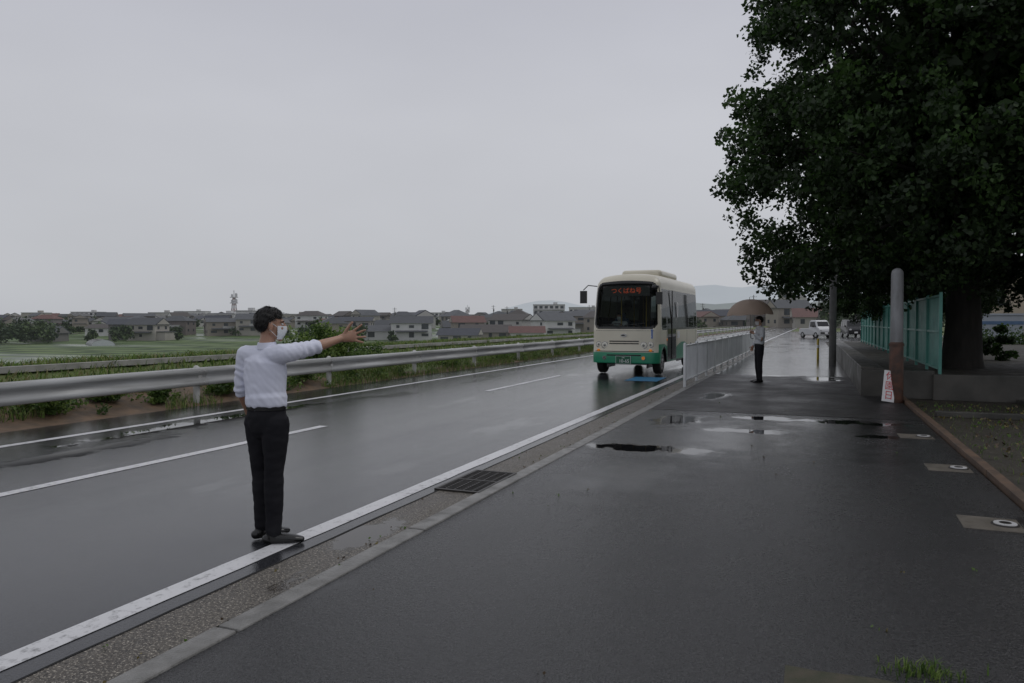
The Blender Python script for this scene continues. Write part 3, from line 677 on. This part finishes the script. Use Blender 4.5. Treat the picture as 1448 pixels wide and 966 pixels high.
def person(name,loc,rz,J,F,HF,voxel,shirt,mask=True,trs=None,strands=0):
    e_=empty(name,loc,rz); up=V((0,0,1)); F=V(F).normalized(); R=F.cross(up).normalized(); HF=V(HF).normalized(); HR=HF.cross(up).normalized(); HU=HR.cross(HF)
    g={k:V(v) for k,v in J.items() if isinstance(v,(tuple,list)) and len(v)==3}
    B=Matrix((HR,HF,HU)).transposed()
    hc=g['head']; H=lambda x,y,z: hc+B@V((x,y,z))
    q=MB()
    q.ell(H(0,-.012,.028),(.074,.094,.088),B,n=24,k=16); q.ell(H(0,.020,-.02),(.064,.070,.085),B,n=24,k=16)
    q.tube([H(-.045,.0,-.055),H(-.028,.052,-.092),H(0,.068,-.100),H(.028,.052,-.092),H(.045,.0,-.055)],[.022,.020,.020,.020,.022],n=12)
    q.tube([H(0,.084,.018),H(0,.100,-.010),H(0,.107,-.028)],[.010,.012,.014],n=10)
    for s in(-1,1):
        q.ell(H(s*.014,.094,-.032),(.010,.010,.008),B); q.ell(H(s*.036,.070,-.022),(.022,.016,.018),B)
        q.tube([H(s*.050,.070,.030),H(s*.015,.087,.030)],[.008,.009],n=8)
        q.ell(H(s*.077,-.005,-.012),(.009,.018,.032),B,n=12,k=8); q.ell(H(s*.079,-.004,-.032),(.008,.010,.012),B,n=10,k=8)
    q.tube([H(-.022,.086,-.062),H(0,.092,-.060),H(.022,.086,-.062)],[.006,.008,.006],n=8); q.tube([H(-.018,.084,-.071),H(0,.090,-.072),H(.018,.084,-.071)],[.006,.008,.006],n=8)
    nb=g['neck']
    q.tube([H(0,-.022,-.02),H(0,-.018,-.075),nb+up*.02,nb-up*.06],[.052,.053,.058,.075],n=18)
    pv=g['pelvis']; ch=g['chest']; wst=pv.lerp(ch,.42)
    q.tube([pv-up*.03,pv+up*.05,wst,ch,nb-up*.07,nb-up*.02],[(.145,.10),(.14,.10),(.125,.09),(.155,.105),(.13,.085),(.07,.06)],side=R,n=22)
    for sd_ in('l','r'):
        sh,el,wr=g['sh_'+sd_],g['el_'+sd_],g['wr_'+sd_]
        q.tube([ch.lerp(nb,.6),sh],[.07,.055],n=14); q.tube([sh,sh.lerp(el,.5),el],[.052,.046,.038],n=14)
        q.tube([el,el.lerp(wr,.3),el.lerp(wr,.75),wr],[.039,.041,.031,.026],n=14)
        hd=J['hand_'+sd_]; hand(q,wr,hd[0],hd[1],hd[2],hd[3],hd[4])
        hp,kn,an=g['hip_'+sd_],g['kn_'+sd_],g['an_'+sd_]
        q.tube([hp,hp.lerp(kn,.4),kn],[.085,.075,.055],n=14); q.tube([kn,kn.lerp(an,.35),an],[.054,.052,.036],n=14); 
        td=V(J['toe_'+sd_]).normalized(); q.tube([an-up*.03-td*.01,an-up*.05+td*.12],[.032,.024],n=10)
    remesh(q,'body',voxel,M_skin,e_,3)
    q=MB()
    for s in(-1,1): q.ell(H(s*.031,.0775,.006),(.013,.010,.0085),B,n=12,k=8,m=0); q.ell(H(s*.031,.0845,.006),(.0058,.0045,.0058),B,n=10,k=8,m=1); q.tube([H(s*.047,.079,.026),H(s*.03,.090,.031),H(s*.014,.091,.028)],[.003,.004,.003],n=6,m=2)
    q.build('eyes',[M_eye,M_iris,M_hair],e_,sm=True)
    def hline(p):
        a=abs(p.x)
        if p.y>.03: zl=.060-.010*ss(.0,.05,a)
        elif p.y>-.022: zl=.016+ (p.y+.022)/.052*.030
        else: zl=-.058+ .050*ss(-.05,-.022,p.y)
        return p.z-zl
    q=MB(); n1,k1=64,44; vs=[]
    for i in range(k1+1):
        th=math.pi*i/k1
        for j in range(n1):
            ph=2*math.pi*j/n1; d=V((math.sin(th)*math.cos(ph),math.sin(th)*math.sin(ph),math.cos(th)))
            sc=V((.0755*d.x,.0955*d.y-.012,.0895*d.z+.028)); 
            if sc.z<-.0: sc.x*=1-.12*ss(0,-.06,sc.z); sc.y=sc.y*(1-.16*ss(-.005,-.07,sc.z)) 
            hl=hline(sc); th_=.015*ss(-.004,.035,hl)+.002; nn=1+.35*noise.noise(sc*55)+.25*noise.noise(sc*120)
            vs.append(sc+d*th_*nn)
    fs=[]
    for i in range(k1):
        for j in range(n1):
            j2=(j+1)%n1; a,b_,c1,d1=i*n1+j,i*n1+j2,(i+1)*n1+j2,(i+1)*n1+j
            if hline((vs[a]+vs[c1])/2)>0: fs.append((a,d1,c1,b_))
    q.add([H(*v) for v in vs],fs)
    rs=random.Random(5); ctr=V((0,-.012,.03))
    for _ in range(strands):
        v=vs[rs.randrange(n1*2,len(vs)-n1*6)]
        if hline(v)<.002: continue
        o_=(v-ctr).normalized(); dn=V((0,.35 if v.y>0 else -.25,-.9)); tg=(dn-o_*dn.dot(o_)).normalized(); tg=(tg+V((rs.gauss(0,.25),rs.gauss(0,.25),rs.gauss(0,.2)))).normalized()
        sd_=tg.cross(o_).normalized()*.0016; L_=rs.uniform(.015,.032); a=v-o_*.003; m_=a+tg*L_*.55+o_*.005; t_=a+tg*L_+o_*rs.uniform(-.001,.006)
        q.add([H(*x) for x in (a-sd_,a+sd_,m_+sd_,m_-sd_,t_)],[(0,1,2,3),(3,2,4)])
    q.build('hair',M_hair,e_,sm=True,ang=180)
    if mask:
        q=MB(); n1=24;k1=12; vs=[]
        for i in range(k1+1):
            zz=-.104+.098*i/k1
            for j in range(n1+1):
                an=math.radians(-78+156*j/n1); wz=1-.25*((zz+.045)/.06)**2 if zz<-.045 else 1
                rx=.070*wz+.002; ry=.062*wz+.010*math.cos(an)**4*(1 if zz>-.08 else .5)
                nose=.016*math.exp(-(an/.35)**2)*math.exp(-((zz+.03)/.03)**2)
                vs.append(H(rx*math.sin(an),.030+(ry+nose)*math.cos(an)*1.0+.0015*math.sin(zz*420),zz))
        q.add(vs,[(i*(n1+1)+j,i*(n1+1)+j+1,(i+1)*(n1+1)+j+1,(i+1)*(n1+1)+j) for i in range(k1) for j in range(n1)])
        for s in(-1,1):
            q.tube([H(s*.068,.043,-.016),H(s*.076,.012,.006),H(s*.082,-.012,.016)],[.0018]*3,n=6); q.tube([H(s*.064,.040,-.085),H(s*.076,.010,-.055),H(s*.083,-.012,-.035)],[.0018]*3,n=6)
        q.build('face_mask',M_mask,e_,sm=True,ang=80)
    q=MB()
    q.tube([pv+up*.045,pv+up*.075,pv+up*.12,wst+up*.02,ch-up*.03,ch+up*.07,nb-up*.075,nb-up*.03],[(.150,.112),(.163,.128),(.166,.130),(.160,.120),(.178,.120),(.174,.113),(.128,.092),(.075,.07)],side=R,n=28)
    for sd_ in('l','r'):
        sh,el,wr=g['sh_'+sd_],g['el_'+sd_],g['wr_'+sd_]; sl_=J.get('sleeve_'+sd_,.12); ce=el.lerp(wr,sl_)
        q.tube([ch.lerp(nb,.55),sh,sh.lerp(el,.15)],[.085,.070,.066],n=16)
        q.tube([sh,sh.lerp(el,.35),sh.lerp(el,.75),el,ce],[.068,.064,.058,.055,.051],n=16)
        ax=(wr-el).normalized(); q.tube([ce-ax*.028,ce+ax*.02],[.056,.054],n=16,cap=False)
    shs=[(g['sh_l'],g['el_l']),(g['sh_r'],g['el_r'])]
    def wr_(p,n_):
        zz=(p.z-pv.z)/(nb.z-pv.z)
        a=.0045*noise.noise(V((p.x*7,p.y*7,p.z*3.5)))
        a+=.0045*ss(.45,.05,zz)*math.sin(10*noise.noise(V((p.x*6,p.y*6,p.z*2)))+p.x*38+p.y*30)*.6
        a+=.0040*noise.noise(V(((p.x+p.z*.8)*24,(p.y+p.z*.5)*24,(p.z-p.x*.6)*6)))
        for s0,e0 in shs:
            ax=(e0-s0); t=(p-s0).dot(ax)/ax.length_squared; dd=(p-(s0+ax*t)).length
            if 0<t<1.3 and dd<.1: a+=.0035*math.sin(t*26+5*noise.noise(p*9))*ss(0,.4,t)
        return p+n_*a
    remesh(q,'shirt',max(voxel,.006),shirt,e_,7,wr_)
    q=MB(); q.tube([nb+up*.028-F*.004,nb-up*.018],[(.064,.062),(.078,.076)],side=R,n=24,cap=False); 
    q.build('collar',shirt,e_,sm=True,ang=60)
    q=MB(); q.tube([pv-up*.07,pv-up*.01,pv+up*.055],[(.150,.118),(.155,.120),(.147,.110)],side=R,n=26)
    for sd_ in('l','r'):
        hp,kn,an=g['hip_'+sd_],g['kn_'+sd_],g['an_'+sd_]; hem=kn.lerp(an,.97)
        q.tube([hp,hp.lerp(kn,.3),hp.lerp(kn,.7),kn,kn.lerp(an,.3),kn.lerp(an,.7),hem],[.098,.092,.077,.068,.067,.060,.058],n=18)
    def wt_(p,n_):
        a=noise.noise(V((p.x*8,p.y*8,p.z*7+3)))*.006+noise.noise(V((p.x*16,p.y*16,p.z*26)))*.004
        return p+n_*a
    remesh(q,'trousers',max(voxel,.007),trs or M_trs,e_,5,wt_)
    q=MB(); q.tube([pv+up*.040,pv+up*.068],[(.157,.120),(.157,.121)],side=R,n=28,cap=False); q.build('belt',M_shoe,e_,sm=True,ang=60)
    for sd_ in('l','r'):
        an=g['an_'+sd_]; td=V(J['toe_'+sd_]).normalized(); q=MB(); z0=an.z-.085; sv=td.cross(up)
        b0=V((an.x,an.y,z0))
        q.tube([b0-td*.05+up*.035,b0+up*.040,b0+td*.08+up*.036,b0+td*.15+up*.028,b0+td*.195+up*.022],[(.036,.035),(.037,.040),(.045,.036),(.045,.028),(.030,.020)],side=sv,n=18)
        q.tube([b0-td*.012+up*.05,b0-td*.01+up*.10],[.044,.042],n=16)
        def fl(p,n_,z0=z0): p.z=max(p.z,z0+.004); return p
        remesh(q,'shoe_'+sd_,.005,M_shoe,e_,4,fl)
    return e_
J=dict(pelvis=(-.048,.0,.93),chest=(-.06,.015,1.24),neck=(-.045,.02,1.43),head=(-.022,.035,1.582),
 sh_r=(.108,-.075,1.378),el_r=(.268,.11,1.412),wr_r=(.440,.28,1.480),hand_r=((.93,.20,.18),(-.1,.05,1),.14,.50,-1.13),sleeve_r=.10,
 sh_l=(-.225,.085,1.365),el_l=(-.272,.12,1.105),wr_l=(-.262,.235,.92),hand_l=((.1,.35,-.9),(.5,.8,.2),.4,.1,.95),sleeve_l=.1,
 hip_r=(.032,-.038,.87),kn_r=(.018,-.045,.49),an_r=(.018,-.06,.085),toe_r=(.97,.2,0),
 hip_l=(-.122,.036,.87),kn_l=(-.112,.07,.49),an_l=(-.112,.08,.085),toe_l=(.75,.66,0))
person('man_pointing',(-3.638,4.354,.004),TH,J,(.423,.906,0),(.93,.36,-.02),.0042,M_shirt,strands=2600)
x1=(1074-724)/1050*19.66; UX,UY=x1*c_-19.66*s_, x1*s_+19.66*c_
J2=dict(pelvis=(.0,.0,.96),chest=(.015,.0,1.28),neck=(.0,.0,1.47),head=(-.015,.0,1.625),
 sh_l=(.02,-.18,1.41),el_l=(-.02,-.21,1.14),wr_l=(-.19,-.12,1.30),hand_l=((-.8,.3,.45),(.2,-.2,1),1.1,.05,1.0),sleeve_l=.75,
 sh_r=(.02,.18,1.41),el_r=(.03,.24,1.14),wr_r=(-.10,.20,.95),hand_r=((-.4,-.1,-.9),(-.8,0,.4),.4,.1,1.0),sleeve_r=.8,
 hip_r=(0,.085,.90),kn_r=(-.02,.09,.50),an_r=(.02,.10,.085),toe_r=(-1,.15,0),
 hip_l=(0,-.085,.90),kn_l=(-.015,-.09,.50),an_l=(-.0,-.09,.085),toe_l=(-1,-.15,0))
person('man_with_umbrella',(UX,UY,.004),TH,J2,(-1,0.02,0),(-1,-.15,-.05),.006,M_shirt2,mask=True)
um=empty('umbrella',(UX,UY,0),TH)
M_can,ntc,bc=nt_new('umbrella_cloth'); bc.inputs['Base Color'].default_value=(.46,.36,.29,1); bc.inputs['Roughness'].default_value=.6
tl=ntc.nodes.new('ShaderNodeBsdfTranslucent'); tl.inputs[0].default_value=(.55,.42,.34,1); mx=ntc.nodes.new('ShaderNodeMixShader'); mx.inputs[0].default_value=.45
ntc.links.new(bc.outputs[0],mx.inputs[1]); ntc.links.new(tl.outputs[0],mx.inputs[2]); ntc.links.new(mx.outputs[0],ntc.nodes['Material Output'].inputs['Surface'])
top=V((-.30,-.10,2.20)); hnd=V((-.265,-.10,1.30)); ax=(top-hnd).normalized(); q=MB(); n=64; k=10; vs=[]
ux=V((1,0,0)); ux=(ux-ax*ux.dot(ax)).normalized(); uy=ax.cross(ux)
for i in range(k+1):
    t=i/k
    for j in range(n):
        ph=2*math.pi*j/n; rib=abs(math.cos(ph*4)); rr=.60*math.sin(t*1.35)/math.sin(1.35)*(1-.05*t*(1-rib)); dz=-.42*(1-math.cos(t*1.35))/(1-math.cos(1.35))*1.0+.03*t*(1-rib)
        vs.append(top+ux*rr*math.cos(ph)+uy*rr*math.sin(ph)+ax*dz)
q.add(vs,[(i*n+j,i*n+(j+1)%n,(i+1)*n+(j+1)%n,(i+1)*n+j) for i in range(k) for j in range(n)]); q.build('canopy',M_can,um,sm=True,ang=80)
q=MB(); q.cyl(hnd-ax*.10,top+ax*.06,.006,n=10); 
for j in range(8):
    ph=2*math.pi*(j)/8
    def cp(t): return top+ux*(.595*math.sin(t*1.35)/math.sin(1.35)*math.cos(ph))+uy*(.595*math.sin(t*1.35)/math.sin(1.35)*math.sin(ph))+ax*(-.42*(1-math.cos(t*1.35))/(1-math.cos(1.35))-.006)
    q.tube([cp(t/6) for t in range(7)],[.003]*7,n=6); q.cyl(hnd.lerp(top,.62),cp(.5),.003,n=6)
hk=hnd-ax*.10; q.tube([hnd-ax*.02,hk,hk-ax*.03+ux*.01,hk-ax*.045+ux*.035,hk-ax*.03+ux*.06],[.011]*5,n=10); q.build('shaft',mat('umbrella_metal',(.05,.05,.05),None,.4),um,sm=True)
# ---------------------------------------------------------------- bus
bus=empty('city_bus',(-5.25,22.0,0),math.radians(-1.6))
M_cream=mat('bus_cream',(.70,.66,.54),(.62,.58,.47),.28,1.2,obj=True,detail=8); M_green=mat('bus_green',(.02,.26,.14),(.02,.20,.11),.28,1.2,obj=True)
M_bk=mat('bus_black',(.012,.012,.013),None,.25); M_wg=glassmat('windscreen',(.70,.76,.73),.08); M_sg=glassmat('side_glass',(.16,.18,.18),.25)
hx,hy0,hy1,z0,z1,r=1.04,0,7.0,.30,3.0,.24
def defm(p):
    x,y,z=p; fo=max(0,1-y/1.3); rf=max(0,1-(7-y)/1.0)
    y2=y+fo*(.13*(x/1.04)**2+.13*max(0,z-1.35)+.45*max(0,z-2.45)**1.5-.05*ss(1.0,.5,z))-rf*(.10*(x/1.04)**2+.06*max(0,z-1.4))
    z2=z+.12*(1-(x/1.04)**2)*ss(2.6,3.0,z)-.06*fo*ss(2.6,3.0,z)
    return (x*(1-.06*ss(1.2,3.0,z)),y2,z2)
def rb(p):
    q_=V((min(max(p[0],-hx+r),hx-r),min(max(p[1],hy0+r),hy1-r),min(max(p[2],z0+.08),z1-r))); d=V(p)-q_
    if d.length>1e-6:
        dn=d.normalized()
        return q_+V((dn.x*r,dn.y*r,dn.z*(r if p[2]>1 else .08)))
    return V(p)
st=.035
def frange(a,b):
    n=int(round((b-a)/st)); return [a+(b-a)*i/n for i in range(n+1)]
bm=bmesh.new(); X=frange(-hx,hx);Y=frange(hy0,hy1);Z=frange(z0,z1)
def grid(A,B_,fn,tag):
    vv=[[bm.verts.new(rb(fn(a,b_))) for b_ in B_] for a in A]
    for i in range(len(A)-1):
        for j in range(len(B_)-1):
            try: f=bm.faces.new((vv[i][j],vv[i+1][j],vv[i+1][j+1],vv[i][j+1]))
            except Exception: continue
grid(X,Z,lambda a,b_:(a,hy0,b_),'f'); grid(Z,X,lambda a,b_:(b_,hy1,a),'b'); grid(Y,Z,lambda a,b_:(hx,a,b_),'r'); grid(Z,Y,lambda a,b_:(-hx,b_,a),'l'); grid(X,Y,lambda a,b_:(a,b_,z1),'t')
bmesh.ops.remove_doubles(bm,verts=bm.verts,dist=.002)
WH=[(.80,.43),(5.35,.43)]
def rrect(u,v,u0,u1,v0,v1,rr):
    cu=min(max(u,u0+rr),u1-rr); cv=min(max(v,v0+rr),v1-rr); return (u-cu)**2+(v-cv)**2<=rr*rr+1e-9
kill=[]
for f in bm.faces:
    c=f.calc_center_median(); x,y,z=c; mi=0
    side=abs(x)>.90 and not y<.12
    if z<.70: mi=1
    if side and z<.84+.10*math.sin(y*1.9+.6): mi=1
    if y<.20 and rrect(x,z,-.985,.985,1.38,2.82,.22): mi=2
    if y<.20 and rrect(x,z,-.93,.93,1.45,2.76,.18): mi=3
    if abs(x)>.95 and y>.28:
        if rrect(y,z,.40,6.75,1.36,2.62,.12): mi=2
        for a,b_ in((.46,1.18),(2.85,3.7),(3.78,4.9),(4.98,5.9),(5.98,6.66)):
            if rrect(y,z,a,b_,1.42,2.55,.06): mi=4
        if x<0 and rrect(y,z,1.26,2.77,1.42,2.55,.06): mi=4
        if x>0:
            if rrect(y,z,1.28,2.72,.40,2.62,.06): mi=2
            if rrect(y,z,1.36,1.95,.52,2.52,.05) or rrect(y,z,2.03,2.64,.52,2.52,.05): mi=4
        for wy,wr in WH:
            if (y-wy)**2+(z-.38)**2<wr**2: mi=9
            elif (y-wy)**2+(z-.38)**2<(wr+.04)**2: mi=2
    if y>6.8 and rrect(x,z,-.8,.8,1.5,2.6,.1): mi=4
    if mi==9: kill.append(f)
    else: f.material_index=mi; f.smooth=True
bmesh.ops.delete(bm,geom=kill,context='FACES')
for v in bm.verts: v.co=defm(v.co)
bmesh.ops.recalc_face_normals(bm,faces=bm.faces)
me=bpy.data.meshes.new('body_shell'); bm.to_mesh(me); bm.free()
for m in(M_cream,M_green,M_bk,M_wg,M_sg): me.materials.append(m)
link(bpy.data.objects.new('body_shell',me),bus)
def fy(x,z):
    a=abs(x); b_=0 if a<hx-r else r-math.sqrt(max(0,r*r-(a-(hx-r))**2)); return defm((x,b_,z))[1]
q=MB(); q.box((0,3.6,.36),(1.9,6.3,.06)); q.box((0,3.7,2.72),(1.7,6.2,.03)); q.box((0,6.6,1.0),(1.8,.5,1.3))
for y in(.8,5.35): q.box((0,y,.55),(1.2,.95,.5))
q.box((0,.55,.95),(1.7,.35,.8)); q.box((-.45,.62,1.40),(.7,.25,.18))
q.build('interior',mat('interior_grey',(.13,.13,.135),None,.6),bus)
M_seat=mat('seat_cloth',(.04,.09,.15),None,.8); q=MB()
for y in(2.9,3.7,4.5,5.5,6.1):
    for x in(-.7,.7):
        if x>0 and y<2.9: continue
        q.box((x,y,.95),(.42,.42,.12)); q.box((x,y+.2,1.28),(.42,.09,.65),rot=R3(-.1)); q.box((x,y,.65),(.1,.1,.5))
q.box((-.5,1.35,.98),(.46,.45,.12)); q.box((-.5,1.60,1.35),(.46,.1,.75),rot=R3(-.1)); q.box((-.5,1.62,1.80),(.24,.08,.18))
q.build('seats',M_seat,bus,bevel=.03)
M_yel=mat('handrail',(.5,.35,.05),None,.4); q=MB()
for y in(1.2,2.8,4.1,5.0): 
    for x in(-.4,.4): q.cyl((x,y,.4),(x,y,2.7),.016,n=8)
q.build('handrails',M_yel,bus,sm=True)
q=MB(); cc=V((-.5,.92,1.42)); 
ringp=[cc+V((.22*math.cos(a),.22*math.sin(a)*.55,.22*math.sin(a)*.6)) for a in [2*math.pi*k/24 for k in range(25)]]
q.tube(ringp,[.015]*25,n=8); q.cyl(cc,cc+V((0,-.25,-.3)),.03,n=8); q.cyl(cc-V((.2,0,0)),cc+V((.2,0,0)),.014,n=8); q.build('steering_wheel',M_bk,bus,sm=True)
q=MB()
for wy,_ in WH:
    for s in(-1,1):
        q.tube([(s*.76,wy,.38),(s*.80,wy,.38),(s*.95,wy,.38),(s*.985,wy,.38)],[.345,.375,.375,.345],n=32,cap=False,m=0)
        q.tube([(s*.93,wy,.38),(s*.992,wy,.38)],[.23,.235],n=28,m=1,cap=False); q.tube([(s*.99,wy,.38),(s*1.01,wy,.38)],[.09,.07],n=16,m=1,cap=False)
        for k in range(6): a=k*math.pi/3; q.ell((s*.995,wy+.15*math.cos(a),.38+.15*math.sin(a)),(.012,.018,.018),n=8,k=6,m=2)
    q.box((0,wy,.38),(1.5,.12,.12),2)
q.build('wheels',[M_tyre,mat('wheel_silver',(.35,.35,.36),None,.4,metal=.5),M_bk],bus,sm=True,ang=40)
q=MB()
for wy,_ in WH:
    for s in(-1,1):
        n=16; vs=[]
        for k in range(n+1):
            a=math.pi*k/n; vs+=[(s*.6,wy+.45*math.cos(a),.38+.45*math.sin(a)),(s*1.0,wy+.45*math.cos(a),.38+.45*math.sin(a))]
        q.add(vs,[(2*k,2*k+1,2*k+3,2*k+2) for k in range(n)]); q.box((s*.62,wy,.5),(.02,.9,.6))
q.build('wheel_arches',M_bk,bus)
M_hl=mat('headlamp_lens',(.62,.62,.56),None,.1,emit=(1,.9,.7),es=.04); M_or=mat('indicator',(.75,.22,.02),None,.2,emit=(1,.35,.05),es=.12); M_chr=mat('chrome',(.5,.5,.5),None,.15,metal=1)
M_lens=mat('lamp_inner',(.25,.25,.24),None,.08,metal=.6)
q=MB()
for s in(-1,1):
    for (x,z,rr) in((.80,.92,.080),(.60,.90,.095)):
        y=fy(x,z); q.tube([(s*x,y+.03,z),(s*x,y-.012,z)],[rr+.018,rr+.015],n=24,m=2,cap=False); q.tube([(s*x,y-.0,z),(s*x,y-.018,z),(s*x,y-.03,z)],[rr,rr*.9,rr*.5],n=24,m=0,cap=False)
        q.tube([(s*x,y-.028,z),(s*x,y-.033,z)],[rr*.5,rr*.35],n=16,m=3,cap=False)
    q.ell((s*.80,fy(.82,.70)-.004,.745),(.055,.02,.04),m=1)
    y=fy(.55,.5); q.tube([(s*.60,y+.02,.52),(s*.60,y-.012,.52)],[.065,.06],n=20,m=2,cap=False); q.tube([(s*.60,y-.01,.52),(s*.60,y-.018,.52)],[.052,.05],n=20,m=(1 if s>0 else 3),cap=False)
q.build('headlights',[M_hl,M_or,M_chr,M_lens],bus,sm=True,ang=40)
q=MB()
for i in range(24):
    x=-.9+1.8*(i+.5)/24
    q.box((x,fy(x,.715)-.003,.715),(.077,.012,.02)); 
    if abs(x)<.55: q.box((x,fy(x,.60)-.002,.60),(.077,.010,.035))
    if abs(x)<.42: q.box((x,fy(x,1.02)-.002,1.02),(.077,.010,.03)); q.box((x,fy(x,.95)-.002,.95),(.077,.010,.03))
    q.box((x,fy(x,1.34)-.001,1.34),(.077,.006,.008))
q.build('bumper_trim',M_bk,bus)
yb=fy(0,.42)-.02
q=MB(); q.box((0,yb,.46),(.46,.02,.235)); q.box((0,yb-.004,.46),(.44,.02,.22),1); q.build('number_plate',[M_wht,mat('plate_green',(.01,.12,.06),None,.4)],bus)
text('plate_number','10-65',.145,(.03,yb-.016,.425),(math.pi/2,0,0),M_wht,bus,sx=.95)
text('plate_top','200',.06,(0,yb-.016,.53),(math.pi/2,0,0),M_wht,bus)
q=MB(); yl=fy(0,1.2)-.008
q.tube([(0,yl+.01,1.20),(0,yl-.008,1.20)],[(.10,.05),(.10,.05)],side=(1,0,0),n=28,cap=False); q.tube([(-.02,yl,1.20),(-.02,yl-.013,1.20)],[(.062,.022),(.062,.022)],side=(1,0,0),n=24,m=1,cap=False)
q.build('emblem',[M_chr,M_bk],bus)
M_blue=mat('sign_blue',(.02,.12,.45),None,.4)
def wheelchair(cx,cz,s,y):
    q=MB(); q.box((cx,y,cz),(s,.006,s),0)
    def L(pts,w1): 
        for (a,b_),(c1,d1) in zip(pts[:-1],pts[1:]):
            dx,dz=c1-a,d1-b_; ln=math.hypot(dx,dz); an=math.atan2(dz,dx); q.box((cx+(a+c1)/2*s,y-.005,cz+(b_+d1)/2*s),((ln+w1)*s,.004,w1*s),1,rot=Matrix.Rotation(-an,3,'Y'))
    L([(-.08,.22),(-.04,-.02),(.16,-.02),(.26,-.28),(.34,-.25)],.07); L([(-.06,.1),(.13,.1)],.06)
    L([(-.06+.22*math.cos(a)-.02,-.16+.22*math.sin(a)) for a in [math.radians(t) for t in range(120,390,18)]],.06)
    q.tube([(cx-.1*s,y-.003,cz+.34*s),(cx-.1*s,y-.007,cz+.34*s)],[.07*s,.07*s],n=16,m=1,cap=False)
    q.build('wheelchair_symbol',[M_blue,M_wht],bus)
wheelchair(.72,1.24,.27,fy(.86,1.24)-.012)
q=MB()
for (a,b_) in((-.72,-.12),(.02,.62)):
    q.tube([(a+.6,fy(0,1.44)-.02,1.42),((a+b_)/2,fy(.2,1.5)-.03,1.52)],[.012,.010],n=6); q.tube([(a,fy(a,1.53)-.025,1.50),(b_,fy(b_,1.53)-.025,1.56)],[.011,.011],n=6)
q.build('wipers',M_bk,bus)
q=MB(); q.box((0,fy(0,2.54)+.16,2.54),(1.45,.12,.30)); q.build('destination_box',M_bk,bus)
M_led=mat('led_orange',(.30,.04,.01),None,.4,emit=(1,.14,.05),es=.26)
text('destination','つくばね号',.19,(0,fy(0,2.54)+.085,2.54),(math.pi/2,0,0),M_led,bus)
q=MB()
q.tube([(-.92,.25,2.70),(-1.12,-.02,2.72),(-1.24,-.10,2.58)],[.016]*3,n=8); q.box((-1.24,-.10,2.36),(.20,.10,.38))
q.tube([(.92,.25,2.70),(1.06,-.05,2.66),(1.10,-.12,2.5)],[.016]*3,n=8); q.box((1.10,-.12,2.30),(.19,.10,.36)); q.ell((.96,-.12,2.62),(.10,.06,.08))
q.build('mirrors',M_bk,bus,bevel=.03,sm=True,ang=50)
q=MB(); q.box((0.1,3.0,3.13),(1.30,2.6,.28)); o=q.build('roof_air_conditioner',M_cream,bus,bevel=.12,bseg=4)
q=MB()
for k in range(8): q.box((.1,2.2+k*.2,3.275),(.8,.06,.012))
for s in(-1,1): q.ell((s*.74,.52,2.89),(.07,.05,.03),m=1)
q.build('roof_details',[M_bk,M_or],bus)
q=MB(); q.box((1.045,2.0,1.5),(.03,.035,2.2)); q.box((1.045,3.05,1.18),(.012,.4,.22),1); q.box((1.045,2.86,2.0),(.012,.14,.5),1)
for s in(-1,1):
    for y in(1.2,2.85,4.6,6.3): q.box((s*1.041,y,1.0),(.006,.012,.66))
    q.box((s*1.043,3.7,.38),(.01,2.2,.02)); q.ell((s*1.04,1.24,1.05),(.02,.05,.04),m=2)
q.build('side_trim',[M_bk,M_wht,M_or],bus)
J3=dict(pelvis=(0,0,.98),chest=(0,.04,1.32),neck=(0,.03,1.50),head=(0,.0,1.655),
 sh_r=(-.19,.03,1.44),el_r=(-.25,-.10,1.20),wr_r=(-.17,-.33,1.36),hand_r=((.1,-.8,.3),(.8,0,.3),.9,.05,.95),sleeve_r=.8,
 sh_l=(.19,.03,1.44),el_l=(.25,-.10,1.20),wr_l=(.17,-.33,1.36),hand_l=((-.1,-.8,.3),(-.8,0,.3),.9,.05,-.95),sleeve_l=.8,
 hip_r=(-.09,0,.97),kn_r=(-.13,-.40,1.02),an_r=(-.12,-.50,.62),toe_r=(0,-1,0),hip_l=(.09,0,.97),kn_l=(.13,-.40,1.02),an_l=(.12,-.50,.62),toe_l=(0,-1,0))
dv=person('driver',(0,0,0),0,J3,(0,-1,0),(0,-1,0),.009,M_shirt2,mask=True)
dv.parent=bus; dv.location=(-.5,1.33,.12)
print('objects',len(bpy.data.objects))
